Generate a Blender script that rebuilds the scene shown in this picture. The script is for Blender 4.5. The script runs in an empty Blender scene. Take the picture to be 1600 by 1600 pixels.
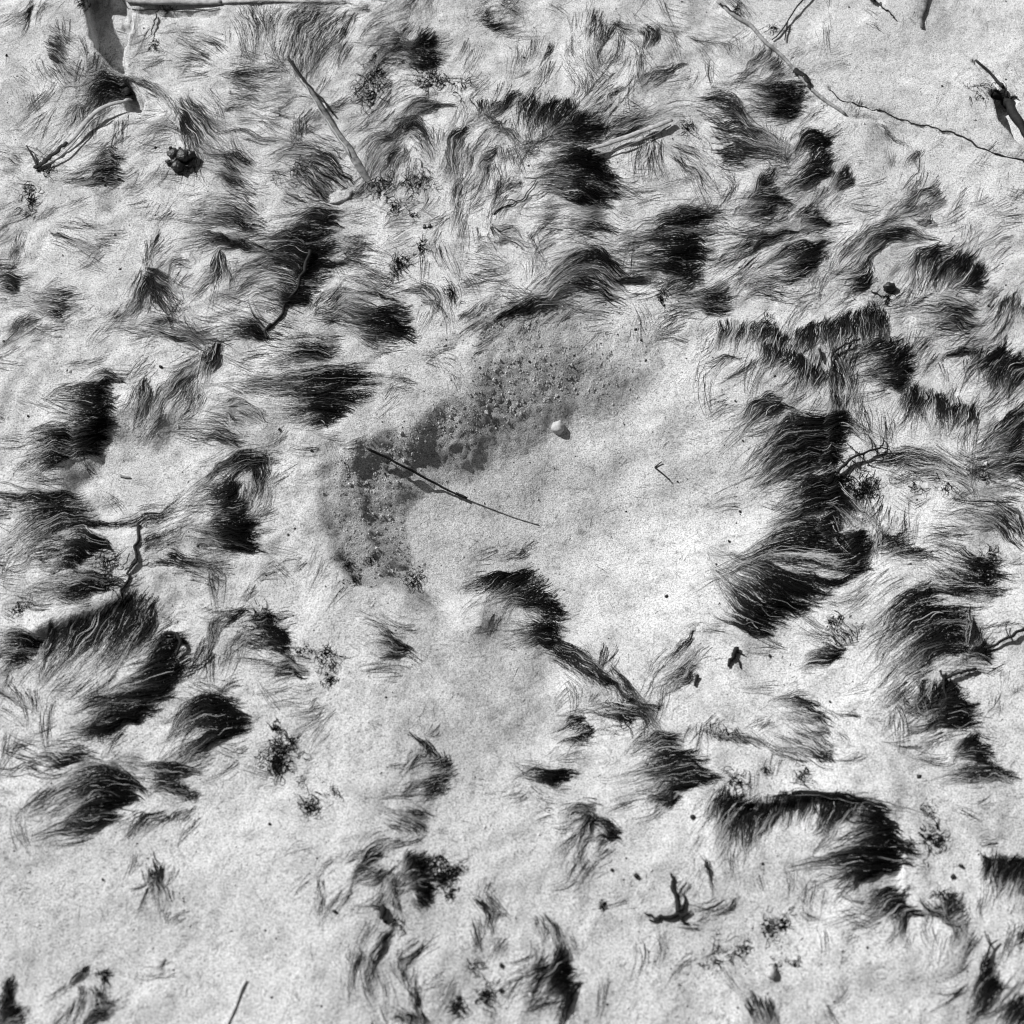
import bpy, math, random
import numpy as np
from mathutils import Vector, Matrix

rng = np.random.default_rng(11)
random.seed(11)
S = bpy.context.scene
COL = S.collection

# ------------------------------------------------------------------ camera
PITCH = math.radians(57.0)
HALF = math.tan(math.radians(33.4) / 2)
DIST = 0.5 / HALF
CAM = np.array([0.0, -DIST * math.cos(PITCH), DIST * math.sin(PITCH)])
FWD = np.array([0.0, math.cos(PITCH), -math.sin(PITCH)])
UPV = np.array([0.0, math.sin(PITCH), math.cos(PITCH)])
cd = bpy.data.cameras.new("camera")
cd.sensor_width = 36.0
cd.lens = 18.0 / HALF
cd.clip_start = 0.05
cd.clip_end = 200.0
cd.dof.use_dof = True
cd.dof.focus_distance = DIST * 1.10
cd.dof.aperture_fstop = 6.3
cam = bpy.data.objects.new("camera", cd)
cam.location = CAM
cam.rotation_euler = (math.pi / 2 - PITCH, 0, 0)
COL.objects.link(cam)
S.camera = cam

# ------------------------------------------------------------------ light (black-and-white photograph: neutral sky and sun)
SUN_EL = math.radians(38.0)
SUN_DIR = np.array([-0.82, 0.57])            # the sun stands to the upper left
SUN_DIR = SUN_DIR / np.linalg.norm(SUN_DIR)
W = bpy.data.worlds.new("World")
S.world = W
W.use_nodes = True
nt = W.node_tree
nt.nodes.clear()
sky = nt.nodes.new("ShaderNodeTexSky")
sky.sky_type = 'NISHITA'
sky.sun_disc = False
sky.sun_elevation = SUN_EL
sky.sun_rotation = math.atan2(SUN_DIR[0], SUN_DIR[1])
bw = nt.nodes.new("ShaderNodeRGBToBW")
bg = nt.nodes.new("ShaderNodeBackground")
bg.inputs[1].default_value = 0.05
wo = nt.nodes.new("ShaderNodeOutputWorld")
nt.links.new(sky.outputs[0], bw.inputs[0])
nt.links.new(bw.outputs[0], bg.inputs[0])
nt.links.new(bg.outputs[0], wo.inputs[0])
sd = bpy.data.lights.new("sun", 'SUN')
sd.energy = 5.0
sd.angle = math.radians(0.5)
sun = bpy.data.objects.new("sun", sd)
sun.rotation_euler = Vector((-SUN_DIR[0] * math.cos(SUN_EL), -SUN_DIR[1] * math.cos(SUN_EL), -math.sin(SUN_EL))).to_track_quat('-Z', 'Y').to_euler()
COL.objects.link(sun)
S.cycles.filter_width = 1.15
S.cycles.max_bounces = 3
S.cycles.diffuse_bounces = 2
S.cycles.glossy_bounces = 1
S.view_settings.view_transform = 'Standard'
S.view_settings.look = 'None'
S.view_settings.gamma = 1.0
S.view_settings.use_curve_mapping = False
S.view_settings.exposure = 0.35

# ------------------------------------------------------------------ helpers
def rays(u, v):
    nx = (np.asarray(u, float) - 800) / 800 * HALF
    ny = (800 - np.asarray(v, float)) / 800 * HALF
    return np.stack([nx, FWD[1] + ny * UPV[1], FWD[2] + ny * UPV[2]], -1)

def flat(u, v, z=0.0):
    d = rays(u, v)
    t = (CAM[2] - z) / -d[..., 2]
    return CAM + d * t[..., None]

def topix(P):
    q = P - CAM
    w = q @ FWD
    return 800 + q[..., 0] / w / HALF * 800, 800 - (q @ UPV) / w / HALF * 800

_perm = np.random.default_rng(5).random((256, 256)) * 2 * math.pi
def perlin(x, y):
    xi = np.floor(x).astype(int); yi = np.floor(y).astype(int)
    xf = x - xi; yf = y - yi
    u = xf * xf * xf * (xf * (xf * 6 - 15) + 10); v = yf * yf * yf * (yf * (yf * 6 - 15) + 10)
    def g(a, b, dx, dy):
        an = _perm[a & 255, b & 255]
        return np.cos(an) * dx + np.sin(an) * dy
    n00 = g(xi, yi, xf, yf); n10 = g(xi + 1, yi, xf - 1, yf)
    n01 = g(xi, yi + 1, xf, yf - 1); n11 = g(xi + 1, yi + 1, xf - 1, yf - 1)
    return ((n00 * (1 - u) + n10 * u) * (1 - v) + (n01 * (1 - u) + n11 * u) * v) * 1.5

def smooth(t):
    t = np.clip(t, 0, 1)
    return t * t * (3 - 2 * t)

def polydist(px, py, pts):
    best = np.full(np.shape(px), 1e9)
    for (ax, ay), (bx, by) in zip(pts[:-1], pts[1:]):
        dx, dy = bx - ax, by - ay
        t = np.clip(((px - ax) * dx + (py - ay) * dy) / (dx * dx + dy * dy + 1e-9), 0, 1)
        best = np.minimum(best, np.hypot(px - ax - t * dx, py - ay - t * dy))
    return best

def inside(px, py, poly):
    r = np.zeros(np.shape(px), bool)
    n = len(poly)
    for i in range(n):
        (x0, y0), (x1, y1) = poly[i], poly[(i + 1) % n]
        c = (y0 > py) != (y1 > py)
        r ^= c & (px < (x1 - x0) * (py - y0) / (y1 - y0 + 1e-12) + x0)
    return r

TILE = dict(A=(0, 0), B=(530, 0), C=(1060, 0), D=(0, 530), E=(530, 530), F=(1060, 530), G=(0, 1060), H=(530, 1060), I=(1060, 1060), P=None)
def pts(tile, s):
    out = []
    for p in s.split():
        x, y = map(float, p.split(','))
        if TILE[tile]:
            x = x * 0.3375 + TILE[tile][0]; y = y * 0.3375 + TILE[tile][1]
        out.append((x, y))
    return np.array(out)

def resample(p, m):
    if len(p) == 2:
        p = np.array([p[0], (p[0] + p[1]) / 2, p[1]])
    # Catmull-Rom, then even arc length
    q = np.vstack([2 * p[0] - p[1], p, 2 * p[-1] - p[-2]])
    o = []
    for i in range(1, len(q) - 2):
        t = np.linspace(0, 1, 12, endpoint=False)[:, None]
        a, b, c, d = q[i - 1], q[i], q[i + 1], q[i + 2]
        o.append(0.5 * (2 * b + (c - a) * t + (2 * a - 5 * b + 4 * c - d) * t * t + (3 * b - 3 * c + d - a) * t ** 3))
    o.append(p[-1:])
    o = np.vstack(o)
    s = np.r_[0, np.cumsum(np.hypot(*np.diff(o, axis=0).T))]
    e = np.linspace(0, s[-1], m)
    return np.stack([np.interp(e, s, o[:, k]) for k in range(o.shape[1])], -1)

# ------------------------------------------------------------------ materials
def new_mat(name):
    m = bpy.data.materials.new(name)
    m.use_nodes = True
    n = m.node_tree
    b = n.nodes["Principled BSDF"]
    return m, n, b

def grey(v):
    return (v, v, v, 1)

def ramp(n, src, stops):
    r = n.nodes.new("ShaderNodeValToRGB")
    el = r.color_ramp.elements
    el[0].position, el[0].color = stops[0][0], grey(stops[0][1])
    el[1].position, el[1].color = stops[-1][0], grey(stops[-1][1])
    for p, v in stops[1:-1]:
        e = el.new(p); e.color = grey(v)
    n.links.new(src, r.inputs[0])
    return r.outputs[0]

def noise(n, scale, detail=3.0, rough=0.6, dim='3D'):
    c = n.nodes.new("ShaderNodeTexCoord")
    t = n.nodes.new("ShaderNodeTexNoise")
    t.inputs["Scale"].default_value = scale
    t.inputs["Detail"].default_value = detail
    t.inputs["Roughness"].default_value = rough
    n.links.new(c.outputs["Object"], t.inputs["Vector"])
    return t.outputs["Fac"]

def mul(n, a, b, mode='MULTIPLY', fac=1.0):
    x = n.nodes.new("ShaderNodeMix")
    x.data_type = 'RGBA'; x.blend_type = mode
    x.inputs[0].default_value = fac
    n.links.new(a, x.inputs[6])
    if isinstance(b, float): x.inputs[7].default_value = grey(b)
    else: n.links.new(b, x.inputs[7])
    return x.outputs[2]

def bump(n, b, h, strength, dist, prev=None):
    k = n.nodes.new("ShaderNodeBump")
    k.inputs["Strength"].default_value = strength
    k.inputs["Distance"].default_value = dist
    n.links.new(h, k.inputs["Height"])
    if prev is not None: n.links.new(prev, k.inputs["Normal"])
    n.links.new(k.outputs[0], b.inputs["Normal"])
    return k.outputs[0]

M = {}
m, n, b = new_mat("pale_silt")
c = ramp(n, noise(n, 9, 4), [(0.3, 0.45), (0.7, 0.55)])
c = mul(n, c, ramp(n, noise(n, 700, 2, 0.7), [(0.33, 0.40), (0.5, 1.0), (0.67, 1.28)]))
c = mul(n, c, ramp(n, noise(n, 150, 3, 0.7), [(0.27, 0.55), (0.42, 0.96), (0.6, 1.0)]))
c = mul(n, c, ramp(n, noise(n, 38, 5, 0.7), [(0.3, 0.70), (0.5, 1.0), (0.7, 1.05)]))
n.links.new(c, b.inputs["Base Color"])
b.inputs["Roughness"].default_value = 0.95
b.inputs["Specular IOR Level"].default_value = 0.15
k = bump(n, b, noise(n, 900, 2, 0.7), 0.55, 0.0006)
k = bump(n, b, noise(n, 260, 3, 0.65), 0.6, 0.0015, k)
bump(n, b, noise(n, 380, 5, 0.8), 1.0, 0.006, k)
ca = n.nodes.new("ShaderNodeAttribute"); ca.attribute_name = "crust"
n.links.new(ca.outputs["Fac"], b.inputs["Normal"].links[0].from_node.inputs["Strength"])
M['sand'] = m

m, n, b = new_mat("dark_fibre")
at = n.nodes.new("ShaderNodeAttribute"); at.attribute_name = "dust"
c = ramp(n, at.outputs["Fac"], [(0.0, 0.002), (0.4, 0.02), (0.7, 0.24), (1.0, 0.50)])
n.links.new(c, b.inputs["Base Color"])
b.inputs["Roughness"].default_value = 0.5
b.inputs["Specular IOR Level"].default_value = 0.04
M['fibre'] = m

def simple(name, lo, hi, scale, rough, bs=0.5, bd=0.001, spec=0.2, bscale=None):
    m, n, b = new_mat(name)
    n.links.new(ramp(n, noise(n, scale, 4, 0.65), [(0.3, lo), (0.7, hi)]), b.inputs["Base Color"])
    b.inputs["Roughness"].default_value = rough
    b.inputs["Specular IOR Level"].default_value = spec
    bump(n, b, noise(n, bscale or scale * 3, 3), bs, bd)
    return m
M['bark'] = simple("black_bark", 0.004, 0.02, 300, 0.7, 0.8, 0.001)
M['greyroot'] = simple("silted_root", 0.10, 0.34, 160, 0.9, 0.8, 0.001)
M['reed'] = simple("pale_reed", 0.20, 0.48, 220, 0.75, 0.6, 0.0008)
M['darkreed'] = simple("weathered_reed", 0.05, 0.28, 130, 0.75, 0.6, 0.0008)
M['straw'] = simple("straw", 0.30, 0.6, 150, 0.6, 0.4, 0.0005)
M['pebble'] = simple("pale_pebble", 0.34, 0.52, 200, 0.8, 0.4, 0.0006)
M['clod'] = simple("black_clod", 0.006, 0.03, 120, 0.35, 0.9, 0.002, 0.5)
M['crumb'] = simple("dark_crumb", 0.01, 0.05, 400, 0.8, 0.5, 0.0008)

# ------------------------------------------------------------------ object helpers
def tag(o, label=None, cat=None, group=None, kind=None):
    if label: o['label'] = label
    if cat: o['category'] = cat
    if group: o['group'] = group
    if kind: o['kind'] = kind
    return o

def empty(name, loc):
    o = bpy.data.objects.new(name, None)
    o.empty_display_size = 0.01
    o.location = loc
    COL.objects.link(o)
    return o

def mesh(name, verts, faces, mat, parent=None, loc=(0, 0, 0), dust=None, smoothf=True):
    verts = np.asarray(verts, np.float32); faces = np.asarray(faces, np.int32)
    me = bpy.data.meshes.new(name)
    k = faces.shape[1]
    me.vertices.add(len(verts)); me.vertices.foreach_set("co", verts.ravel())
    me.loops.add(faces.size); me.loops.foreach_set("vertex_index", faces.ravel())
    me.polygons.add(len(faces))
    me.polygons.foreach_set("loop_start", np.arange(0, faces.size, k, dtype=np.int32))
    me.polygons.foreach_set("use_smooth", np.full(len(faces), smoothf))
    if dust is not None:
        a = me.attributes.new("dust", 'FLOAT', 'POINT')
        a.data.foreach_set("value", np.asarray(dust, np.float32).ravel())
    me.update(calc_edges=True)
    me.materials.append(M[mat])
    o = bpy.data.objects.new(name, me)
    o.parent = parent
    o.location = loc
    COL.objects.link(o)
    return o

def strands(P, R, sides=3):
    """P (N,m,3) centre lines, R (N,m) radii -> vertices, quads of closed-section tubes."""
    N, m, _ = P.shape
    T = np.gradient(P, axis=1)
    T /= np.linalg.norm(T, axis=2, keepdims=True) + 1e-9
    up = np.array([0, 0, 1.0])
    B = np.cross(T, up); B /= np.linalg.norm(B, axis=2, keepdims=True) + 1e-9
    Nn = np.cross(B, T)
    if sides == 2:      # a low three-point ridge
        off = [B * R[..., None], Nn * R[..., None] * 0.7, -B * R[..., None]]
        ring = [(0, 1), (1, 2)]
    else:
        ph = np.arange(sides) * 2 * math.pi / sides + math.pi / 2
        off = [(B * math.cos(a) + Nn * math.sin(a)) * R[..., None] for a in ph]
        ring = [(i, (i + 1) % sides) for i in range(sides)]
    ns = len(off)
    V = np.stack([P + o for o in off], 2).reshape(-1, 3)
    base = (np.arange(N)[:, None] * m + np.arange(m - 1)[None]).reshape(-1) * ns
    F = np.concatenate([np.stack([base + a, base + b_, base + ns + b_, base + ns + a], -1) for a, b_ in ring])
    return V, F, ns
# ------------------------------------------------------------------ the tufts as seen: tile, density, guide lines from the dark end to the faded end, label
TUFTS = []
def T(tile, d, g, label):
    TUFTS.append((tile, d, [pts(tile, s) for s in g.split('|')], label))

T('A',1.6,"150,0 120,40 50,70|160,30 120,70 40,100|125,100 105,140 95,180","soft dark tuft in the top left corner")
T('A',2.3,"235,150 280,165 325,200|225,195 270,225 325,260|240,255 285,285 320,305|260,300 290,330 295,355","black tuft beside the top left grey pit, on its left")
T('A',2.6,"575,350 470,335 345,385|580,380 450,390 390,470|590,430 470,440 400,580|585,480 520,470 470,560","black tuft arching over the raised end of the leftmost reed blade")
T('A',1.2,"400,470 350,500 320,590|440,490 380,530 350,620|330,480 290,530 260,560","thin grey wisps above the middle of the leftmost reed blade")
T('A',1.7,"610,345 700,380 790,440 860,500|605,370 720,430 790,500 830,560","dark band slanting down from the tip of the top left grey pit")
T('A',2.5,"880,460 960,540 1060,610|860,490 930,590 1010,660|850,540 900,640 950,710|830,580 850,650 880,700","black knot of fibres above the shiny black clod")
T('A',1.3,"840,580 790,540 700,550 600,600|850,620 800,580 720,590 630,650|860,660 810,640 760,640 690,690","curling grey locks right of the leftmost reed blade's raised end")
T('A',1.2,"1050,605 1150,608 1230,640 1400,660|1060,640 1150,650 1230,680 1300,700","thin dark line of fibres right of the black knot above the clod")
T('A',2.7,"560,695 490,690 430,740|560,760 480,760 390,790|550,810 470,810 380,840|530,860 450,845 320,862","round black tuft between the leftmost reed blade and the shiny clod")
T('A',1.0,"100,730 70,700 10,710|95,770 50,745 0,750|70,790 30,800 -20,810","pale whorl of fibres left of the leftmost reed blade's dark end")
T('A',1.7,"1060,60 1130,130 1150,220|1120,50 1180,140 1200,230|1220,30 1230,130 1250,210|1320,40 1280,110 1270,190","dark wisps hanging below the long reed stalk at the top edge")
T('A',1.7,"1400,20 1340,80 1290,150 1285,230|1480,40 1400,110 1360,190 1340,270|1580,80 1490,160 1450,250 1430,320|1640,60 1580,200 1500,260 1470,340","grey mane sweeping down to the upper end of the long dark reed")
T('A',1.7,"1580,0 1500,10 1400,30 1300,20|1640,40 1540,40 1440,50 1350,40","dark fringe along the top edge above the long dark reed")
T('A',1.9,"940,268 880,262 800,248|930,285 870,285 820,275","small dark dab below the reed stalk at the top edge")
T('A',1.4,"1000,190 930,150 830,150|1030,220 960,180 890,165|1010,250 960,210 920,190","thin curved wisps between the small dark dab and the top reed stalk")
T('A',1.6,"1040,335 1150,310 1290,285|1050,365 1150,365 1270,350|1090,410 1180,430 1300,420|1030,480 1130,460 1230,480|1060,520 1160,520 1260,560","tuft with a black spot whose locks sweep right toward the long dark reed")
T('A',1.9,"1600,760 1520,700 1400,670 1300,690|1610,850 1490,770 1380,740 1300,770|1500,880 1420,800 1350,790|1480,920 1400,860 1330,850","dark swirl under the lower end of the long dark reed, left side")
T('A',1.6,"1180,760 1100,700 1030,690|1130,790 1050,740 950,720|1150,850 1060,800 940,770|1100,860 1030,830 940,820","dark wisps right of the shiny black clod")
T('A',1.4,"1190,1000 1050,950 880,960|1200,1040 1060,1000 860,1000|1160,1070 1040,1050 880,1040|1190,950 1110,890 990,900","fan of long grey strands left of the small pale slab")
T('A',2.0,"1060,1095 960,1085 850,1100|1130,1125 1000,1110 830,1135|1180,1160 1050,1130 950,1165|1250,1150 1150,1130 1080,1155","low dark tuft left of the tall black tuft with the leaning stick")
T('A',2.9,"1570,970 1470,960 1370,985|1560,1040 1440,1030 1380,1060|1500,1100 1420,1120 1300,1100 1190,1110|1560,1190 1450,1190 1330,1160 1180,1200|1520,1240 1420,1250 1300,1210 1180,1230|1500,1300 1380,1310 1270,1270 1180,1290|1440,1380 1350,1380 1250,1350|1410,1410 1330,1410 1260,1390","tall black tuft ending in a leaning black stick, left of centre")
T('A',1.3,"1440,1410 1500,1360 1600,1280|1470,1450 1540,1400 1640,1340|1430,1480 1520,1470 1640,1440","grey strands fanning right from the foot of the leaning black stick")
T('A',2.4,"700,1250 770,1270 860,1310|690,1290 760,1330 830,1380|680,1330 740,1390 790,1450|720,1250 670,1330 610,1440|690,1340 640,1400 590,1450","black forked tuft left of the drooping brush shaped tuft")
T('A',1.9,"865,1205 810,1200 755,1250|855,1240 810,1230 770,1275","small dark tuft just above the black forked tuft")
T('A',1.7,"1000,1180 970,1240 900,1250|1010,1185 990,1260 910,1310|1020,1190 1025,1280 990,1350|1030,1190 1060,1240 1080,1320","drooping brush shaped tuft left of the leaning black stick")
T('A',1.7,"810,1475 700,1465 600,1485|830,1500 720,1495 630,1510","flat dark tuft just below the black forked tuft")
T('A',2.0,"355,1335 270,1350 165,1365|365,1390 280,1400 160,1400|330,1420 260,1440 165,1420|300,1475 240,1480 170,1440","oval dark tuft alone on pale silt near the left edge")
T('A',2.2,"100,1275 40,1260 -20,1255|85,1320 30,1315 -20,1320|75,1350 30,1355 -20,1360","black tuft cut by the left edge, a third of the way down")
T('A',2.4,"245,1078 310,1100 390,1110|265,1090 330,1120 385,1150","short black dash of fibres above the oval dark tuft")
T('A',1.1,"200,1480 100,1500 20,1590|130,1450 60,1510 0,1570|220,1530 140,1560 70,1640","soft grey wisps at the left edge below the oval dark tuft")
T('A',2.5,"1230,1540 1170,1475 1070,1455|1240,1560 1150,1510 1060,1495|1230,1585 1140,1560 1030,1575","black tuft at the foot of the leaning black stick")
T('A',1.3,"1020,1590 850,1530 660,1500|920,1610 760,1560 600,1530|980,1560 900,1490 940,1450","long thin strands left of the foot of the leaning black stick")

T('B',2.9,"410,100 370,170 320,240|440,170 390,200 280,200|480,240 400,250 270,220|475,290 390,290 280,270|440,310 370,310 280,320","large jet black tuft near the top, left of the middle")
T('B',1.7,"290,150 200,145 110,190 80,240|310,200 230,190 150,230 100,290|330,240 250,240 190,280 150,340","grey sickle shaped locks left of the large jet black top tuft")
T('B',2.0,"630,60 660,50 700,40|650,100 700,95 740,80|690,140 740,130 790,120|740,180 780,170 820,150","feathery dark tuft slanting along the top, middle of the picture")
T('B',2.1,"990,205 960,250 932,315|965,215 945,260 925,290","small black comma shaped tuft right of the feathery top tuft")
T('B',2.0,"1180,65 1165,130 1160,200|1210,95 1190,170 1190,245|1250,105 1210,180 1200,265|1310,115 1250,160 1200,190","dark plume near the top, right of the middle")
T('B',1.0,"1050,190 1055,260 1120,330|1120,180 1140,250 1210,300","pale thin wisps left of the dark plume near the top")
T('B',1.6,"1270,105 1330,120 1400,125|1280,120 1340,150 1400,160|1500,110 1560,130 1640,150","dark thread of fibres running right from the dark top plume")
T('B',2.5,"1385,125 1410,170 1415,215|1445,135 1445,180 1435,215|1480,150 1470,180 1450,200","stubby black tuft right of the dark top plume")
T('B',1.8,"1570,295 1480,320 1405,370|1610,305 1520,340 1430,395|1540,350 1490,370 1450,405","dark tuft above the rightmost pale reed blade's wisps, near the top")
T('B',2.2,"1315,395 1260,430 1215,485|1285,430 1255,460 1240,490","small black tuft below the dark top plume")
T('B',2.2,"450,465 370,460 290,505 250,565|480,490 400,490 310,530 280,590|540,490 450,500 370,530","black brow of fibres below the large jet black top tuft")
T('B',1.6,"560,485 585,530 565,590|630,465 655,510 630,570|700,480 690,530 650,570|740,480 720,510 690,540","row of curled wisps between the black brow and the great arch")
T('B',2.6,"750,460 720,490 690,540|830,428 790,480 750,500|900,455 880,510 880,570|960,475 930,530 920,600|1030,468 1000,530 970,600|1100,488 1050,560 980,605|1170,545 1090,580 990,615|1220,600 1120,620 970,635|1235,665 1110,660 990,655","great dark arch of fibres left of the middle pale reed blade")
T('B',1.9,"1240,600 1330,545 1490,485|1240,625 1350,580 1520,525|1270,640 1350,610 1450,575","dark tuft lying along the upper side of the middle pale reed blade")
T('B',3.0,"1150,680 1080,690 980,700|1190,720 1090,720 980,760|1240,780 1110,750 950,770|1280,830 1130,790 950,800|1285,900 1150,850 990,830|1230,945 1120,890 990,870|1180,955 1090,930 1000,890|1130,910 1060,910 990,910","heavy black tuft under the left end of the middle pale reed blade")
T('B',2.3,"1205,960 1120,960 1050,940|1225,1000 1140,1000 1060,1000|1300,1090 1230,1060 1150,1040|1180,1045 1110,1035 1050,1045","ragged dark tuft below the heavy black tuft of the middle reed")
T('B',1.7,"210,585 130,620 60,690|250,620 160,650 100,750|280,650 200,700 140,810|290,680 240,750 200,850|340,690 300,760 280,830","broad grey mane falling left of the small crescent tuft")
T('B',2.0,"270,560 340,535 395,590 425,670|290,600 350,575 395,625 435,730|320,640 360,640 405,690 430,740","small dark crescent tuft curling over a pale knob")
T('B',1.9,"600,595 540,630 520,720 535,800|580,585 515,615 490,680 510,770|625,610 575,640 560,700 560,760","vertical dark lock right of the small crescent tuft")
T('B',1.4,"720,585 780,600 860,645|730,610 790,640 840,715|760,580 710,565 630,590|700,570 670,540 600,540","whorl of thin strands under the great dark arch")
T('B',2.0,"725,685 670,710 635,790|695,740 660,770 630,810|690,785 705,830 735,865","dark hook shaped tuft below the whorl of thin strands")
T('B',1.4,"835,828 790,850 750,895|855,850 800,870 765,905","small grey dash left of the heavy black reed tuft")
T('B',1.5,"690,1050 685,1110 750,1180|720,1045 790,1040 850,1095|760,1100 820,1120 900,1155|640,1160 690,1130 720,1120","loose ring of wisps in the pale patch above the black wedge")
T('B',2.3,"1280,1215 1180,1150 1060,1175 980,1260|1310,1265 1200,1175 1090,1190 990,1280|1310,1300 1220,1215 1100,1220 990,1310|1290,1345 1180,1290 1060,1300 950,1390|1250,1395 1140,1345 1040,1335 950,1400","large striped arch just above the central hollow's upper rim")
T('B',3.0,"745,1472 850,1410 970,1365|780,1475 880,1425 1000,1380|850,1465 920,1430 1010,1400","black wedge on the upper rim of the central hollow")
T('B',2.9,"1285,1290 1380,1275 1480,1265|1320,1315 1400,1312 1470,1300","flat black gap between the striped arch and the dense black mass")
T('B',2.9,"1690,960 1560,970 1420,1010|1700,1030 1550,1040 1380,1075|1700,1100 1550,1100 1370,1115|1690,1160 1540,1160 1380,1175|1660,1220 1520,1220 1370,1235|1620,1270 1480,1260 1340,1275","dense black striped mass right of the large striped arch")
T('B',1.8,"1660,1240 1550,1270 1480,1340|1680,1290 1580,1310 1500,1345|1640,1330 1580,1340 1510,1370","grey slanting strands at the foot of the dense black striped mass")
T('B',2.8,"320,1415 250,1410 170,1420 60,1400|305,1480 230,1470 120,1470 20,1440|335,1540 250,1530 150,1515 40,1500|345,1590 260,1575 160,1565 60,1560","black tuft with long tails left, above the central hollow's left rim")
T('B',1.2,"230,1365 110,1340 -20,1330|250,1395 120,1370 0,1370|190,1340 80,1310 -30,1300","thin pale strands above the black tuft with long left tails")
T('B',1.8,"330,1325 430,1335 465,1400 435,1470|330,1350 400,1365 435,1420 420,1460|480,1440 500,1460 470,1490","dark hook curling round a pale knob near the central hollow")
T('B',1.3,"542,1505 600,1440 700,1385|560,1480 620,1430 650,1380|600,1460 660,1420 720,1390","thin spray of strands left of the black wedge on the rim")
T('B',1.2,"1465,640 1445,720 1400,780|1400,650 1370,720 1305,780","pale wisps under the middle pale reed blade")
T('B',1.3,"1620,820 1480,850 1290,868|1630,865 1470,880 1330,895","grey fuzz line right of the heavy black reed tuft")
T('B',2.0,"130,5 100,20 70,45|150,40 120,50 80,50","small black clump at the top edge left of the jet black tuft")

T('C',1.9,"400,195 370,250 315,305|430,210 400,270 345,315|460,250 430,290 395,325|485,290 450,310 415,315","fan of dark hairs against the left side of the long diagonal root")
T('C',2.9,"560,375 460,380 320,372|565,410 460,420 350,410|575,440 470,450 380,440|585,490 480,490 370,470|555,515 470,520 360,520|535,565 440,555 360,545","black bushy tuft ending at the bend of the long diagonal root")
T('C',2.6,"140,440 240,425 310,510 405,615|125,500 220,490 300,570 410,625|190,560 280,560 360,620 450,655|190,620 280,620 350,660 500,690|185,680 280,670 340,690 430,690|195,720 280,725 370,735|215,770 290,775 370,745","large black combed tuft left of the black horseshoe tuft")
T('C',2.9,"630,588 560,610 540,695|680,615 610,630 550,660|702,680 650,700 600,760|712,730 650,760 570,800|705,780 630,800 540,855|670,825 600,850 510,890","black horseshoe shaped tuft in the upper right")
T('C',2.2,"770,758 740,800 700,865|795,810 760,840 715,885|815,855 780,870 755,895","small black tuft at the right foot of the black horseshoe")
T('C',2.6,"380,785 350,860 315,935|450,800 390,840 360,900|460,905 390,890 320,900|530,940 420,930 330,945|490,970 400,975 320,965|390,945 370,985 345,1015","black fishbone tuft below the large combed tuft")
T('C',2.3,"605,965 570,1000 545,1060|700,1030 620,1015 545,1025|700,1060 630,1060 550,1075","dark tuft hanging right of the black fishbone tuft")
T('C',2.2,"545,1062 400,1085 280,1080 180,1005|530,1090 400,1130 280,1185|430,1090 350,1140 290,1195|330,1090 250,1140 160,1195","dark brow shaped tuft with hairs falling left, under the fishbone tuft")
T('C',2.7,"645,1115 520,1130 390,1225|685,1130 560,1170 430,1205|695,1170 580,1210 470,1235|645,1220 560,1260 450,1295|605,1285 540,1295 460,1312","black pennant shaped tuft right of the dense black striped mass")
T('C',2.3,"200,1305 130,1330 20,1340|235,1360 150,1370 20,1400|240,1420 150,1420 40,1400|215,1465 140,1465 70,1440","dark ragged tuft at the lower end of the dense black striped mass")
T('C',1.8,"1190,1108 1050,1050 930,1060 820,1150|1140,1100 1000,1080 900,1100 790,1210|1070,1120 960,1130 880,1200 840,1280|1000,1000 900,1040 780,1120 750,1180","wide grey combed field left of the dark round cap tuft")
T('C',2.3,"905,1180 850,1240 760,1265|885,1250 840,1300 770,1295|875,1320 830,1360 770,1375","dark tuft left of the small dark snail like lump")
T('C',2.6,"1190,1138 1100,1160 1058,1230 1065,1300|1250,1165 1190,1220 1155,1310|1320,1185 1270,1240 1210,1340|1380,1205 1340,1280 1280,1340|1425,1270 1370,1310 1300,1335|1415,1350 1370,1350 1310,1325","dark round cap tuft above right of the small dark lump")
T('C',1.7,"1095,888 1040,920 985,965|1190,868 1140,900 1100,940|1245,940 1205,960 1185,985|1085,940 1035,970 1000,990|1200,1030 1180,1050 1150,1060","scattered grey tufts on the right, above the grey combed field")
T('C',1.4,"1110,700 1070,710 1035,755|1120,720 1130,760 1125,800|870,560 960,590 1000,640","faint curved wisps right of the black horseshoe")
T('C',1.8,"1390,1418 1290,1370 1170,1370 1070,1405|1380,1440 1260,1420 1130,1430|1360,1500 1250,1460 1140,1485|1340,1550 1240,1510 1170,1570","grey locks curving below the dark round cap tuft")
T('C',2.3,"180,1495 170,1540 150,1600|280,1490 260,1540 230,1600|390,1495 360,1540 350,1590|460,1520 440,1560 430,1610|510,1560 480,1590 470,1630","dark fringe along a crest right of the central hollow's upper end")
T('C',2.4,"560,1530 530,1570 510,1630|650,1490 620,1560 590,1630|750,1468 730,1530 720,1600|850,1450 850,1520 860,1600|930,1435 920,1500 930,1580|980,1500 960,1560 960,1620","dark shaggy brow above the tall branching tuft on the right")
T('C',1.4,"1585,1340 1565,1400 1540,1450|1500,1375 1480,1430 1460,1470|1620,1400 1600,1450 1570,1480","faint vertical streaks at the right edge, below the dark cap tuft")
T('C',1.5,"1545,1080 1500,1095 1470,1110|1540,1100 1510,1120 1490,1130","small grey tick on pale silt near the right edge")
T('C',1.4,"-10,660 80,695 150,800|10,740 80,790 130,860|-30,720 30,800 80,860","grey fuzzy cheek left of the large black combed tuft")
T('C',1.3,"0,160 60,190 120,230|120,200 190,200 240,260|200,210 240,230 270,280","faint dark brow left of the upper long diagonal root")

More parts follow.
